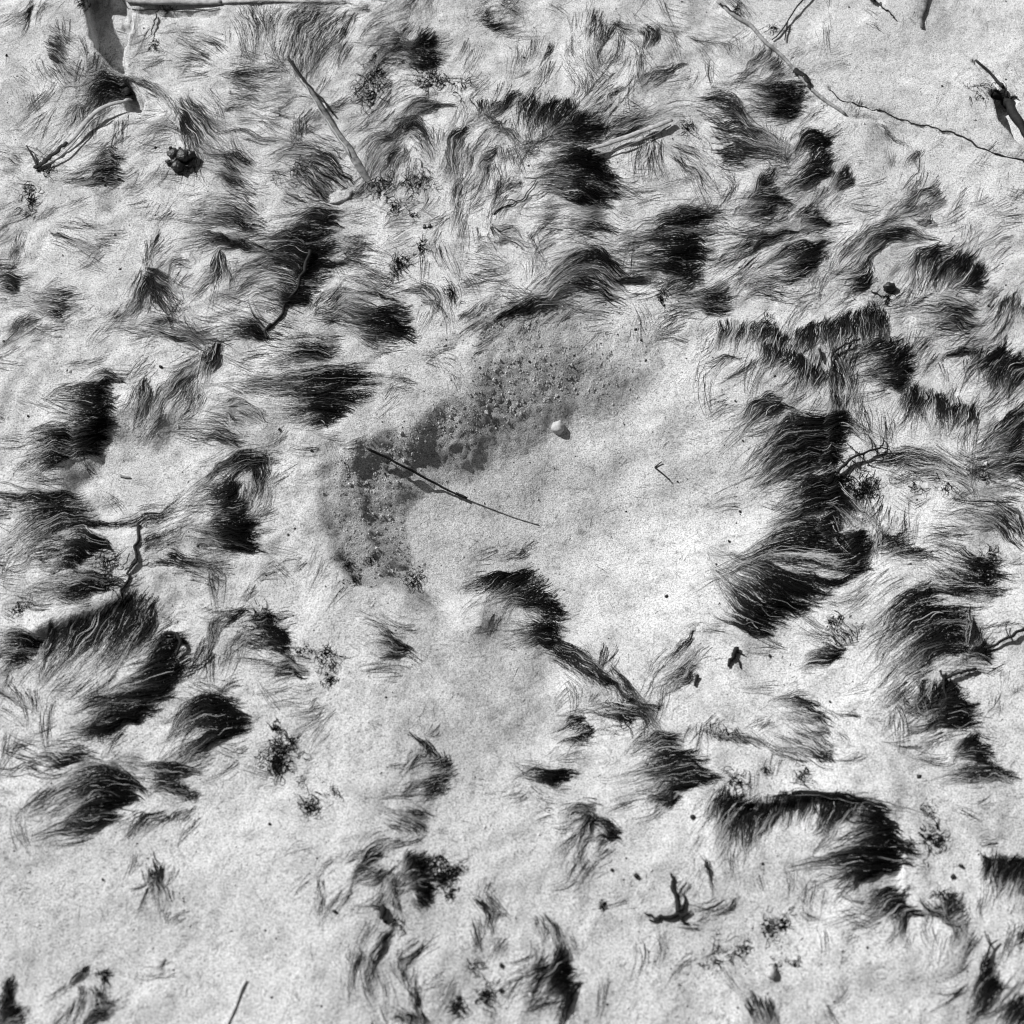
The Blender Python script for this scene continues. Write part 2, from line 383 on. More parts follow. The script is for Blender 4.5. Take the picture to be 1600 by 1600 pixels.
T('D',3.0,"520,170 450,200 370,205|500,260 430,250 320,245|512,320 430,330 320,310|512,400 430,410 330,420|500,460 430,470 340,490|450,535 400,525 330,545","tall jet black tuft at the left hollow's upper left rim")
T('D',2.3,"330,420 260,395 155,420|320,470 230,465 145,490|305,530 220,525 155,555|285,575 220,585 155,625","dark fan on the left side of the tall jet black rim tuft")
T('D',1.9,"560,178 480,155 400,190 330,210|555,190 490,180 420,210","thin black arch capping the tall jet black rim tuft")
T('D',2.4,"330,705 200,700 80,670 -20,640|340,725 200,740 60,740 -20,720|380,790 260,800 130,840 50,900|430,830 300,850 180,900 100,960|550,872 430,850 320,850 240,920","dark drape running from the left edge to the left hollow's floor")
T('D',3.0,"470,925 390,885 300,900|485,960 380,930 275,950|400,1000 340,980 265,990|345,1060 300,1050 240,1070","square black tuft left of the black vertical rootlet")
T('D',2.4,"555,1100 450,1080 300,1090 190,1110|545,1130 420,1130 300,1140 180,1145|470,1160 360,1180 200,1190|430,1195 330,1212 210,1212","dark shelf of fibres under the square black tuft")
T('D',1.4,"270,900 170,930 60,985|260,980 160,1000 80,1045|240,1040 140,1060 60,1100","grey wisps left of the square black tuft")
T('D',1.8,"545,872 640,830 800,785|640,860 740,830 860,790|670,930 770,890 855,860|690,965 770,935 840,910","dark tuft at the lower rim of the left hollow")
T('D',2.2,"1265,520 1130,515 1020,575 920,645|1255,550 1140,555 1040,605 950,680|1240,580 1160,590 1080,630","dark arch at the right side of the left hollow")
T('D',1.7,"1230,530 1245,600 1205,725|1170,580 1195,650 1180,725|1140,600 1170,670 1160,700","short dark fringe dropping from the arch right of the left hollow")
T('D',3.0,"1065,600 1030,660 940,690|1090,680 1050,720 920,750|1120,760 1060,780 980,800|1150,830 1080,840 970,845|1180,880 1100,890 950,880|1190,940 1110,930 960,915|1205,1005 1130,980 1000,950","upright black tuft between the left hollow and the central hollow")
T('D',2.0,"790,975 880,1000 980,1010|800,1005 880,1040 990,1055|680,1040 760,1030 860,1050","low dark wisps below the upright black tuft")
T('D',2.4,"230,1325 215,1400 190,1510|330,1298 280,1400 220,1510|430,1278 360,1390 250,1520|520,1228 440,1370 290,1540|600,1198 530,1350 390,1520|680,1228 610,1370 490,1530|735,1270 670,1390 570,1500","broad combed mat below the black vertical rootlet, lower left")
T('D',2.8,"850,1360 770,1370 660,1440|845,1420 760,1470 640,1540|890,1495 770,1540 600,1580|870,1560 760,1590 600,1620","black heap at the right end of the broad combed mat")
T('D',2.2,"195,1370 100,1340 -20,1325|185,1410 80,1390 -20,1400|155,1450 60,1455 -20,1490|100,1500 40,1520 -20,1560","dark tuft at the left edge beside the broad combed mat")
T('D',1.6,"1165,1240 1080,1245 970,1240|1140,1270 1070,1290 1000,1340|980,1300 960,1380 970,1480|1000,1320 990,1400 950,1500","thin curling locks right of the black heap")
T('D',2.8,"1250,1265 1190,1275 1110,1300|1305,1320 1230,1320 1170,1320|1335,1380 1260,1370 1200,1360|1325,1435 1260,1415 1215,1400|1320,1480 1300,1450 1260,1440","black drop shaped tuft below the upright black tuft")
T('D',2.0,"1415,1530 1340,1500 1260,1490|1395,1555 1310,1545 1250,1565|1360,1500 1330,1470 1300,1450","small dark tail under the black drop shaped tuft")
T('D',1.9,"660,175 640,260 615,375|700,200 680,280 650,355|630,200 620,280 610,350","narrow vertical dark streak above the left hollow")
T('D',1.4,"920,180 860,250 770,365|860,165 800,250 740,320|800,165 740,230 690,330|950,230 900,290 850,350","grey slanting hairs above the left hollow's right half")
T('D',2.2,"990,15 970,80 955,155|1025,55 1000,110 975,165|940,60 910,110 900,150","short black tuft left of the long swept black tuft")
T('D',2.2,"1545,35 1440,25 1290,5|1535,70 1400,70 1240,100|1500,95 1380,110 1220,150","black streaks over the top of the long swept tuft")
T('D',2.6,"1700,110 1560,120 1400,150 1180,175|1710,170 1560,180 1400,200 1180,200|1690,230 1540,240 1400,260 1200,235|1640,290 1520,290 1400,300 1300,290|1580,350 1500,345 1370,370|1530,400 1480,390 1400,410","long swept black tuft left of the central hollow's upper left rim")
T('D',1.6,"1085,430 980,420 850,420|1085,500 960,460 870,440|1110,280 1050,290 985,312|1250,370 1180,320 1100,300|1180,380 1100,340 1020,350","tangled dark curls above the arch of the left hollow")

T('E',3.0,"770,1085 690,1100 580,1130|840,1068 760,1100 670,1170|900,1078 820,1130 760,1160|950,1130 880,1170 770,1190|990,1190 920,1210 800,1230|1035,1255 960,1240 870,1220|1050,1310 980,1300 880,1275","black claw shaped tuft just below the central hollow")
T('E',2.8,"1025,1325 920,1305 790,1310|1015,1370 930,1370 840,1385|1005,1405 940,1405 860,1425","black wing under the claw shaped tuft")
T('E',2.9,"990,1395 1100,1440 1200,1510 1300,1610|985,1430 1090,1480 1190,1550 1290,1620|1020,1490 1090,1530 1170,1590","black streak trailing down right from the claw shaped tuft")
T('E',2.1,"1270,1580 1350,1650 1450,1700|1260,1600 1340,1660 1430,1705","thin tail at the end of the claw's trailing streak")
T('E',1.6,"325,1425 260,1395 170,1320|315,1450 240,1430 190,1410|285,1465 225,1475 190,1480|250,1370 190,1320 140,1290","small grey tuft on pale silt, lower left of the central hollow")
T('E',1.8,"815,985 770,990 700,1015|900,975 860,988 820,995","small dark smear on the lower rim of the central hollow")
T('E',2.1,"1640,1350 1580,1420 1500,1490|1640,1420 1570,1490 1460,1560|1650,1490 1580,1550 1500,1590|1640,1560 1590,1590 1540,1630","short dark tuft below the left end of the big lower right tuft")

T('F',2.3,"400,5 380,50 350,90|480,35 460,80 430,120|550,75 540,130 510,180|605,105 610,170 590,225|685,165 660,200 630,235","dark fringe left of the tall branching tuft's top")
T('F',1.2,"250,85 170,90 80,135|300,70 230,120 190,170|90,110 130,180 120,240","thin pale hairs right of the central hollow, near the top fringe")
T('F',2.7,"940,-5 880,20 830,35|1015,10 950,60 870,90|1065,60 1000,110 910,140|1095,120 1020,150 930,170|1075,180 1010,185 910,205|1040,230 990,225 930,220","black shoulder shaped tuft right of the tall branching tuft's top")
T('F',2.1,"735,80 770,150 815,235|760,150 780,200 795,245|715,140 720,200 705,260|690,150 650,180 610,200","dark brush of hairs around the top of the tall branching tuft")
T('F',2.5,"1220,90 1300,40 1400,25|1440,35 1390,80 1330,125|1520,55 1460,110 1430,165|1610,90 1540,140 1500,205|1620,160 1570,200 1540,270|1430,100 1390,140 1370,205","black sloping tuft at the right edge, upper of two")
T('F',2.3,"1060,215 1040,280 1000,345|1120,240 1100,300 1070,375|1200,265 1200,330 1205,400|1260,275 1260,340 1245,405|1330,305 1310,360 1280,415|1395,330 1380,390 1360,440","dark hanging fringe between the shoulder tuft and the right edge")
T('F',2.5,"1620,270 1520,350 1410,430|1630,340 1530,400 1430,490|1640,430 1550,480 1460,510|1640,540 1540,560 1430,590|1650,600 1570,600 1480,620|1640,680 1570,640 1490,630","black sweeping tuft at the right edge, lower of two")
T('F',2.1,"460,248 390,260 300,315 180,365|500,305 420,290 340,330 290,410|545,328 460,330 390,360 300,460","dark plume left of the tall branching tuft, pointing left")
T('F',2.6,"700,355 600,350 500,340 430,410|725,380 600,390 490,390 410,490|725,430 620,430 500,450 370,530|705,480 590,490 460,530 350,650|695,540 600,540 500,570 420,630|690,590 610,590 510,640 440,690","upper part of the tall branching tuft, hairs falling left")
T('F',2.8,"705,635 620,640 520,690|725,690 630,690 510,745|765,740 640,740 500,790|795,785 650,790 520,820 420,880","black waist of the tall branching tuft, right of centre")
T('F',2.4,"705,840 600,830 500,840 390,910|705,900 590,880 450,900 330,965|745,960 600,930 450,950 290,1015|765,1020 600,990 420,990 260,1055|850,1060 700,1060 520,1030 340,1050 240,1105","combed pale and dark lower body of the tall branching tuft")
T('F',3.0,"870,1075 760,1110 640,1115 500,1080|710,1160 600,1140 470,1070 340,1040|645,1185 540,1150 410,1060 290,1010|605,1235 500,1200 400,1140 300,1070|545,1255 440,1230 340,1170 240,1100|485,1295 380,1270 280,1200 210,1100|405,1335 310,1300 230,1220|420,1385 330,1350 220,1310 170,1290","big black skirt at the bottom of the tall branching tuft")
T('F',2.7,"850,868 800,890 730,890|875,920 800,950 750,990|878,980 820,1010 760,1050|880,1050 820,1070 750,1090","black right flank at the foot of the tall branching tuft")
T('F',2.2,"706,120 711,200 714,280 708,350|720,120 722,200 727,280 738,350|700,240 712,260 715,330|745,260 730,280 722,330","vertical black crest of the tall branching tuft")
T('F',3.0,"760,335 715,345 660,360|775,380 720,390 655,405|770,430 725,435 665,450|755,490 710,500 640,520|745,550 700,560 630,585|740,610 705,620 640,645|765,670 720,680 640,710|795,735 730,735 640,755|800,780 730,780 650,800","black spine below the crest, where the forked black rootlet starts")
T('F',2.0,"725,360 780,345 840,385|740,395 800,405 850,430|745,430 790,440 820,460","black spikes on the right side of the vertical crest")
T('F',2.5,"700,640 790,730 890,825|690,720 800,780 880,830|690,790 740,850 780,900|690,830 720,900 790,980|700,880 740,960 840,1040","black tail pointing lower right under the forked black rootlet")
T('F',1.4,"930,590 1050,565 1160,580 1250,600|950,520 1080,508 1200,540 1310,615|1000,600 1120,590 1250,605 1330,640|1030,685 1100,650 1200,660 1280,695|960,450 1080,450 1200,480","pale combed field right of the forked black rootlet")
T('F',2.0,"905,895 925,930 935,970|1000,895 960,920 910,955|1065,940 1010,970 950,995|1195,1010 1110,1010 1010,990","dark tuft right of the tall branching tuft's foot")
T('F',2.3,"1480,1015 1400,1010 1300,950 1220,930|1495,1060 1380,1040 1280,1000 1220,980|1475,1100 1360,1110 1220,1080|1445,1150 1330,1140 1180,1110|1405,1175 1300,1170 1160,1155|1520,1165 1440,1180 1360,1160","dark tangled tuft on the right, above the large oval mat")
T('F',1.6,"1550,965 1440,860 1340,815 1210,830|1610,890 1560,800 1480,735 1400,720|1500,900 1420,880 1300,880","thin arching strands under the fine dark stem at right")
T('F',2.5,"1185,1105 1050,1165 930,1265|1205,1225 1080,1245 960,1340 910,1410|1320,1265 1180,1280 1060,1350 950,1460|1350,1340 1230,1340 1100,1420 990,1510|1340,1425 1250,1400 1150,1450 1030,1540|1320,1460 1220,1460 1120,1520 1060,1570","large oval mat of dark combed fibres at right")
T('F',2.6,"1340,1240 1330,1330 1310,1430|1360,1330 1380,1400 1340,1460|1460,1440 1400,1450 1320,1440|1450,1490 1400,1480 1330,1470","black knot at the right end of the large oval mat")
T('F',2.0,"745,1435 660,1440 590,1475|725,1480 650,1500 580,1515|765,1420 735,1360 695,1305|870,1310 850,1330 830,1320","dark wavy tuft left of the large oval mat")

T('G',1.2,"-20,20 80,90 170,160|-20,70 60,110 140,150|180,60 190,120 200,180","faint strands at the left edge under the broad combed mat")
T('G',2.9,"830,0 720,50 580,60 480,90|770,70 660,90 540,100 430,120|705,120 600,140 480,170 400,220|695,170 580,190 440,210|565,210 470,230 370,240|485,265 420,275 340,282","long black slanting tuft in the lower left, under the mat")
T('G',2.9,"1065,75 960,75 860,120 810,200|1110,155 990,120 880,140 820,230|1110,175 970,170 840,220|1140,230 1020,250 900,290 830,340|1120,245 1000,285 890,370|1030,275 940,295 850,360","black comet shaped tuft in the lower left")
T('G',2.6,"630,470 520,395 380,395 300,430|640,500 480,465 360,490 230,545|610,540 470,530 330,590|595,570 450,580 290,645|535,650 430,660 270,695|525,640 420,695 250,718","oval black tuft, lowest large one in the lower left")
T('G',2.1,"910,433 800,440 660,440|890,425 780,408 640,385|825,480 770,490 690,512|920,540 870,560 820,510","thin dark streaks right of the lowest oval black tuft")
T('G',1.6,"770,605 690,650 620,690|700,640 620,690 550,750|915,600 850,660 800,705","grey smudges lower right of the lowest oval black tuft")
T('G',2.1,"310,400 230,402 160,378|420,350 330,342 235,325|300,390 240,385 200,370","small dark dashes above the lowest oval black tuft")
T('G',2.0,"720,805 735,880 770,995|700,905 740,950 765,1015|765,880 740,920 680,955|740,870 735,930 720,1010","lone short upright dark tuft on bare silt, lower left")
T('G',2.8,"45,1375 20,1450 -20,1520|65,1500 30,1560 -20,1600|145,1570 70,1595 -10,1630","black tuft cut by the bottom left corner")
T('G',2.1,"415,1315 360,1360 315,1415|405,1360 370,1390 335,1420","small dark blot above the bottom left grey tuft")
T('G',1.8,"525,1500 440,1520 350,1610|515,1565 440,1580 370,1640|430,1430 470,1470 505,1510|380,1430 350,1500 320,1570","grey brushed tuft at the bottom edge, left")
T('G',1.5,"775,1298 730,1330 705,1355|760,1310 730,1340 715,1350","tiny grey smudge on the bare lower left silt")
T('G',1.2,"1480,930 1460,1020 1430,1100|1490,950 1470,1040 1450,1110","faint upright wisp on the bare silt left of the bottom middle")
T('G',1.4,"1470,100 1440,120 1405,135|1475,130 1440,145 1410,150","pale grey dab below the black drop shaped tuft")

T('H',1.8,"330,255 390,310 350,370 300,390|410,305 440,360 340,390|470,335 470,390 370,405|525,390 460,410 360,430|525,430 450,450 380,465|505,480 440,500 360,540|465,540 400,560 320,565","long feathered grey tuft in the lower middle")
T('H',1.7,"415,620 340,590 240,590|415,650 350,640 265,615|405,690 360,660 300,640|355,715 330,690 295,680","feathered dab just under the long feathered grey tuft")
T('H',2.9,"1085,435 980,425 880,425 810,465|1065,447 970,447 880,442|1035,472 960,467 880,452|1005,492 950,487 900,482","small black lens shaped tuft alone in the lower middle")
T('H',2.5,"1155,598 1090,588 1040,630 1035,680|1180,620 1140,608 1080,600|1170,630 1150,690 1115,820|1225,680 1190,640 1140,600|1305,690 1250,690 1190,650|1285,735 1230,700 1180,655|1280,735 1220,770 1175,835","black spider like tuft below the lens shaped tuft")
T('H',2.0,"1135,168 1080,180 1005,222|1120,200 1070,202 1020,232|1175,240 1110,270 1020,282|1145,302 1100,282 1030,302","two small dark smears above the lens shaped tuft")
T('H',2.2,"1425,150 1330,120 1230,110|1405,180 1320,160 1215,150|1335,185 1280,182 1220,172|1500,130 1420,110 1340,60","dark tangled tuft at the end of the claw's trailing streak")
T('H',2.5,"1565,250 1470,248 1380,285|1570,290 1480,300 1390,345|1680,370 1540,370 1390,415|1720,420 1560,420 1360,455|1720,470 1560,460 1430,485|1640,500 1550,500 1460,545|1565,560 1530,580 1508,625|1545,540 1480,540 1410,520","dark striped tuft left of the lower right brow tuft")
T('H',1.9,"195,755 110,820 45,970|215,790 130,850 85,910|170,880 110,900 50,930|265,900 200,910 140,965","grey curved tuft, left one of the bottom middle cluster")
T('H',2.8,"350,785 310,830 285,900|405,860 340,850 295,905|405,900 350,920 325,960|435,970 380,960 320,955|425,1015 370,1000 330,985|390,1060 370,1045 345,1015","black curved tuft, middle of the bottom middle cluster")
T('H',1.6,"275,905 250,1000 275,1110|245,955 215,1000 155,970|270,1000 275,1060 300,1110","thin hanging strands in the bottom middle cluster")
T('H',2.5,"255,1175 190,1250 135,1350|225,1185 160,1260 125,1330|205,1255 155,1310 185,1430","black pointed tuft in the bottom middle, left side")
T('H',2.0,"80,1275 60,1340 45,1420|112,1285 80,1340 65,1390","narrow dark streak left of the black pointed bottom tuft")
T('H',2.0,"255,1275 280,1340 315,1430|345,1295 300,1340 275,1390|390,1230 330,1290 300,1330","dark forked streak right of the black pointed bottom tuft")
T('H',2.1,"352,1440 340,1500 358,1550|370,1540 385,1580 370,1630|240,1580 270,1560 290,1620","short black stroke at the bottom edge, left of the middle")
T('H',1.8,"655,1015 700,1075 745,1125|635,1035 680,1100 700,1180|785,1100 740,1130 705,1200","grey curved claw between the cluster and the bottom black tuft")
T('H',1.5,"885,1105 900,1170 935,1240|930,1105 970,1150 960,1210|945,1085 1010,1140 1030,1230 1065,1330","thin ring of strands above the tall bottom black tuft")
T('H',3.0,"1020,1215 1000,1280 970,1330|1065,1300 1010,1330 960,1390|1085,1370 1020,1380 950,1440|1075,1440 1030,1430 970,1455|1115,1405 1070,1480 1035,1580|1065,1465 1040,1530 1025,1620","tall black tuft at the bottom, middle of the picture")
T('H',2.1,"965,1315 900,1330 850,1338|955,1340 910,1370 870,1400|950,1380 920,1420 820,1470","dark side lock left of the tall bottom black tuft")

T('I',1.8,"590,58 520,68 420,102|645,150 570,120 440,108|685,180 600,140 510,140|705,215 640,180 550,165|705,285 630,260 550,210|725,355 640,330 540,270|695,405 620,375 500,330","grey leaf shaped tuft above the lower right brow tuft")
T('I',2.5,"1130,15 1100,90 1050,150|1230,15 1190,100 1090,155|1365,120 1250,108 1160,130|1335,170 1240,180 1120,215|1355,230 1260,205 1170,245|1285,5 1240,60 1215,125|1005,115 1060,150 1120,175","black star shaped tuft below the large oval mat")
T('I',2.8,"1365,238 1320,290 1280,305|1405,300 1350,300 1290,345|1465,360 1380,350 1300,350|1425,395 1370,372 1300,362","black arrow shaped tuft below the black star shaped tuft")
T('I',2.1,"1530,430 1400,420 1260,475|1550,470 1410,460 1260,485|1450,400 1350,420 1220,430|1560,500 1520,470 1460,450","thin dark streaks under the black arrow shaped tuft")
T('I',2.4,"195,505 170,560 140,620|280,538 230,600 190,690|360,568 270,620 175,785|330,600 285,680 285,800|440,578 410,640 360,750|470,545 460,620 420,740","drooping left half of the lower right brow tuft")
T('I',2.6,"480,538 470,590 450,660|550,536 540,590 525,650|620,540 610,600 590,670|700,548 690,610 660,680|770,556 740,620 690,710|830,565 780,640 710,730","dark fringe under the straight crest of the lower right brow tuft")
T('I',3.0,"945,575 870,590 820,635|975,660 880,640 800,610|1015,710 920,700 830,720|1055,760 950,750 830,770|1065,800 940,790 800,800 670,825|1045,845 920,840 780,830 640,852|1025,875 900,880 750,885|935,895 850,900 750,935|875,925 820,950 785,1000","large jet black mass at the right end of the lower right brow")
T('I',3.0,"430,552 560,535 700,545 840,562 960,585|520,552 620,548 740,560 860,580 950,600","straight black crest of the lower right brow tuft")
T('I',2.5,"1005,965 910,980 820,1060|1035,1010 970,1020 910,1070|1065,1050 990,1060 930,1110|1095,1090 1020,1100 1005,1195|1140,1080 1060,1110 1065,1190","dark brush tuft below the large jet black mass")
T('I',1.8,"1105,1035 1180,1090 1245,1080|1205,1045 1260,1130 1330,1155|1285,985 1230,1050 1205,1095|1360,1110 1340,1150 1290,1150","dark ring of strands right of the dark brush tuft")
T('I',1.8,"1290,1150 1270,1200 1255,1260|1335,1150 1320,1190 1305,1245","short grey fringe under the dark ring of strands")
T('I',2.6,"1410,825 1395,860 1370,885|1480,825 1460,880 1470,970|1560,832 1520,890 1485,960|1660,845 1580,890 1555,970|1640,920 1600,960 1590,1020","dark hanging tuft cut by the right edge, low down")
T('I',3.0,"1430,1285 1400,1330 1385,1410|1455,1335 1410,1390 1375,1490|1495,1410 1430,1430 1365,1540|1510,1445 1440,1470 1370,1570","black upright tuft near the bottom right corner")
T('I',2.8,"1560,1465 1520,1520 1480,1570|1625,1495 1570,1560 1530,1620|1680,1550 1610,1600 1570,1650|1640,1560 1590,1600 1550,1640","black ragged tuft in the bottom right corner")
T('I',1.9,"118,845 135,910 150,975|135,850 150,920 158,960","small dark slit left of the lower right brow's foot")
T('I',1.7,"130,220 120,260 150,290|330,265 380,285 435,325|100,250 150,260 190,240","two small dark scratches left of the grey leaf shaped tuft")
T('I',1.8,"340,1465 370,1540 385,1620|440,1510 450,1570 455,1630|300,1500 330,1560 350,1620","vertical grey streaks at the bottom edge, below the half buried pebble")
T('I',1.5,"270,1020 230,1050 170,1080|260,1050 220,1075 180,1085","faint grey smear right of the black branched twig")
T('I',1.8,"1580,1150 1570,1200 1540,1240|1620,1170 1600,1210 1560,1260","faint dark patch at the right edge above the corner tuft")
T('P',2.2,"960,1045 995,1085 1030,1120|975,1070 1005,1105 1040,1150|990,1100 1010,1130 1030,1175","thin dark strands joining the claw's trailing streak to the striped tuft")
T('E',2.6,"1290,1605 1190,1530 1090,1470|1260,1605 1160,1545 1060,1490","heavy lower half of the claw's trailing streak")
T('F',3.0,"730,800 690,815 630,830|745,860 700,870 630,880|775,920 725,930 650,935|810,980 755,990 680,990|850,1030 800,1040 720,1040|880,1060 820,1085 740,1085","black edge joining the waist and skirt of the tall branching tuft")
# ------------------------------------------------------------------ ground: one height field
def axis(lo, hi, step, far):
    mid = np.arange(lo, hi + step / 2, step)
    e = step * np.cumsum(1.28 ** np.arange(1, 60)); e = e[e < far]
    return np.r_[lo - e[::-1], mid, hi + e], len(e), len(mid)

STEP = 0.0024
XA, X0, NX = axis(-0.70, 0.70, STEP, 12)
YA, Y0, NY = axis(-0.60, 0.84, STEP, 12)
GX, GY = np.meshgrid(XA, YA)
PU, PV = topix(np.stack([GX, np.minimum(GY, 3), np.zeros_like(GX)], -1))

def blob(px, py, rx, ry, rot=0.0):
    c, s = math.cos(rot), math.sin(rot)
    x, y = PU - px, PV - py
    return np.exp(-(((x * c + y * s) / rx) ** 2 + ((-x * s + y * c) / ry) ** 2))

wx = GX + 0.02 * perlin(GX * 9 + 3, GY * 9); wy = GY + 0.02 * perlin(GX * 9, GY * 9 + 8)
H = 0.010 * perlin(wx * 4 + 7, wy * 4) + 0.005 * perlin(wx * 10, wy * 10 + 4)
# how lumpy it is: the fibrous upper half and sides are, the silt plains are not
plain = np.clip(blob(980, 800, 330, 280) * 1.3 + blob(300, 1420, 420, 240) * 1.2 + blob(1450, 140, 230, 170) * 1.3 + blob(780, 1150, 200, 170) + blob(230, 740, 130, 90), 0, 1)
H += (1 - 0.5 * plain) * (0.0026 * perlin(wx * 24 + 1, wy * 24) + 0.0014 * perlin(wx * 55, wy * 55 + 9))
# mounds under the tufts: each mat drapes off a low hump towards its dark foot
for tile, d, gs, label in TUFTS:
    tip = np.mean([g[-1] for g in gs], 0); mid = np.mean([g[len(g) // 2] for g in gs], 0); root = np.mean([g[0] for g in gs], 0)
    Pm = flat(mid[0] * .6 + tip[0] * .4, mid[1] * .6 + tip[1] * .4); Pr = flat(root[0], root[1])
    L = max(np.linalg.norm(flat(*tip) - Pr), 0.012)
    wd = max(np.linalg.norm(flat(*gs[0][0]) - flat(*gs[-1][0])), 0.02)
    s = 0.35 * (L + wd) / 2 + 0.008
    a = min(0.062 * L * (0.4 + d / 3), 0.008)
    H += a * np.exp(-((GX - Pm[0]) ** 2 + (GY - Pm[1]) ** 2) / (2 * s * s))
    H -= 0.7 * a * np.exp(-((GX - Pr[0]) ** 2 + (GY - Pr[1]) ** 2) / (2 * (0.7 * s) ** 2))

# the central hollow (an old footprint): steep crumbling wall upper left, long ramp lower right
dx, dy = PU - 800 + 14 * perlin(GX * 22, GY * 22), -(PV - 790) + 14 * perlin(GX * 22 + 5, GY * 22 + 5)
th = np.degrees(np.arctan2(dy, dx)) % 360
rr = np.hypot(dx, dy)
ro = np.array([(6, 450), (35, 350), (57, 285), (76, 262), (98, 232), (115, 198), (139, 205), (157, 265), (166, 292), (180, 292), (199, 278), (219, 225), (248, 210), (290, 340), (320, 440), (341, 470)])
ri = np.array([(6, 110), (35, 130), (50, 170), (60, 190), (72, 145), (98, 98), (127, 100), (145, 135), (159, 152), (177, 168), (204, 175), (219, 140), (248, 60), (290, 45), (320, 60), (341, 80)])
def polar(tab):
    t = np.r_[tab[:, 0] - 360, tab[:, 0], tab[:, 0] + 360]; v = np.tile(tab[:, 1], 3)
    return np.interp(th, t, v)
RO, RI = polar(ro), polar(ri)
prof = np.clip((RO - rr) / (RO - RI), 0, 1)
side = np.clip(np.cos(np.radians(th - 140)) * 1.3 + 0.15, 0, 1)
bowl = smooth(prof) * (1 - 0.7 * side) + 0.7 * side * prof
H = H * (1 - 0.8 * bowl) - 0.031 * bowl - 0.039 * np.exp(-((dx - 110) / np.where(dx > 110, 470, 240)) ** 2 - ((dy + 20) / np.where(dy < -20, 380, 150)) ** 2) - 0.010 * blob(1080, 920, 520, 450)
wall = np.clip(prof * (1 - prof) * 4, 0, 1) * side
# second tread mark left of it
t2 = polydist(PU, PV, [(520, 700), (515, 760), (525, 830), (560, 890)])
H -= 0.004 * np.exp(-(t2 / 16) ** 2)
H += 0.0035 * np.exp(-(polydist(PU, PV, [(552, 690), (556, 760), (580, 850), (605, 900)]) / 13) ** 2)
# the left hollow
e = np.hypot((PU - 225) / 118, (PV - 742) / 88) + 0.12 * perlin(GX * 25, GY * 25)
e = e + 0.10 * perlin(GX * 48, GY * 48 + 3)
lh = smooth((1.25 - e) / 0.75)
H = H * (1 - 0.7 * lh) - 0.017 * lh
H -= 0.009 * blob(126, 745, 22, 42)
# pits whose left lip throws a shadow (top left)
def pit(poly, depth, soft):
    global H
    poly = np.array(poly, float)
    ins = inside(PU, PV, poly)
    dd = polydist(PU, PV, np.vstack([poly, poly[:1]]))
    sdist = np.where(ins, dd, -dd) + 2.5 * perlin(GX * 60, GY * 60)
    H = H - depth * smooth((sdist + soft) / (2 * soft))
pit([(128, -30), (190, -20), (206, 28), (198, 50), (190, 72), (193, 106), (178, 100), (155, 78), (143, 55), (138, 20)], 0.034, 4)
pit([(196, 118), (212, 136), (222, 150), (218, 168), (200, 166), (194, 150)], 0.016, 4)
pit([(1548, 150), (1570, 142), (1586, 158), (1580, 176), (1600, 215), (1640, 265), (1590, 225), (1562, 190)], 0.020, 4)
pit([(1522, 96), (1545, 112), (1566, 136), (1560, 140), (1535, 118)], 0.010, 3)
pit([(1355, -20), (1368, -20), (1380, 8), (1372, 14), (1362, 4)], 0.012, 3)
# cracks in the silt at upper right, and steps under the two crests
def groove(line, depth, w):
    global H
    q = polydist(PU + 3 * perlin(GX * 45, GY * 45), PV + 3 * perlin(GX * 45 + 4, GY * 45), line)
    H = H - depth * np.exp(-(q / w) ** 2)
groove([(1296, 138), (1340, 165), (1387, 176), (1440, 195), (1492, 209), (1555, 242), (1620, 258)], 0.0045, 3.5)
groove([(1275, 150), (1320, 180), (1370, 190), (1397, 213)], 0.004, 3.5)
groove([(185, 8), (240, 14), (340, 14)], 0.006, 4)
def step(line, drop, w):
    """ground falls away on the right-hand / lower side of the line"""
    global H
    line = np.array(line, float)
    q = polydist(PU, PV, line)
    best = np.full(PU.shape, 1e9); sg = np.zeros(PU.shape)
    for (ax, ay), (bx, by) in zip(line[:-1], line[1:]):
        ddx, ddy = bx - ax, by - ay
        t = np.clip(((PU - ax) * ddx + (PV - ay) * ddy) / (ddx * ddx + ddy * ddy), 0, 1)
        dist = np.hypot(PU - ax - t * ddx, PV - ay - t * ddy)
        cr = np.sign(ddx * (PV - ay) - ddy * (PU - ax))
        sg = np.where(dist < best, cr, sg); best = np.minimum(best, dist)
    s = sg * q
    H = H - drop * smooth((s + w) / (2 * w)) * np.exp(-(np.maximum(s, 0) / 45) ** 2)
step([(1195, 1246), (1280, 1240), (1350, 1250), (1382, 1262), (1412, 1310), (1410, 1345)], 0.009, 5)
step([(75, 985), (145, 962), (205, 930), (240, 948)], 0.005, 7)
step([(1125, 8), (1172, 45), (1222, 90), (1262, 138), (1285, 158)], 0.008, 5)
H += 0.004 * np.exp(-(polydist(PU, PV, [(60, 985), (110, 960), (170, 935), (200, 912)]) / 16) ** 2) * (PV < 1000)
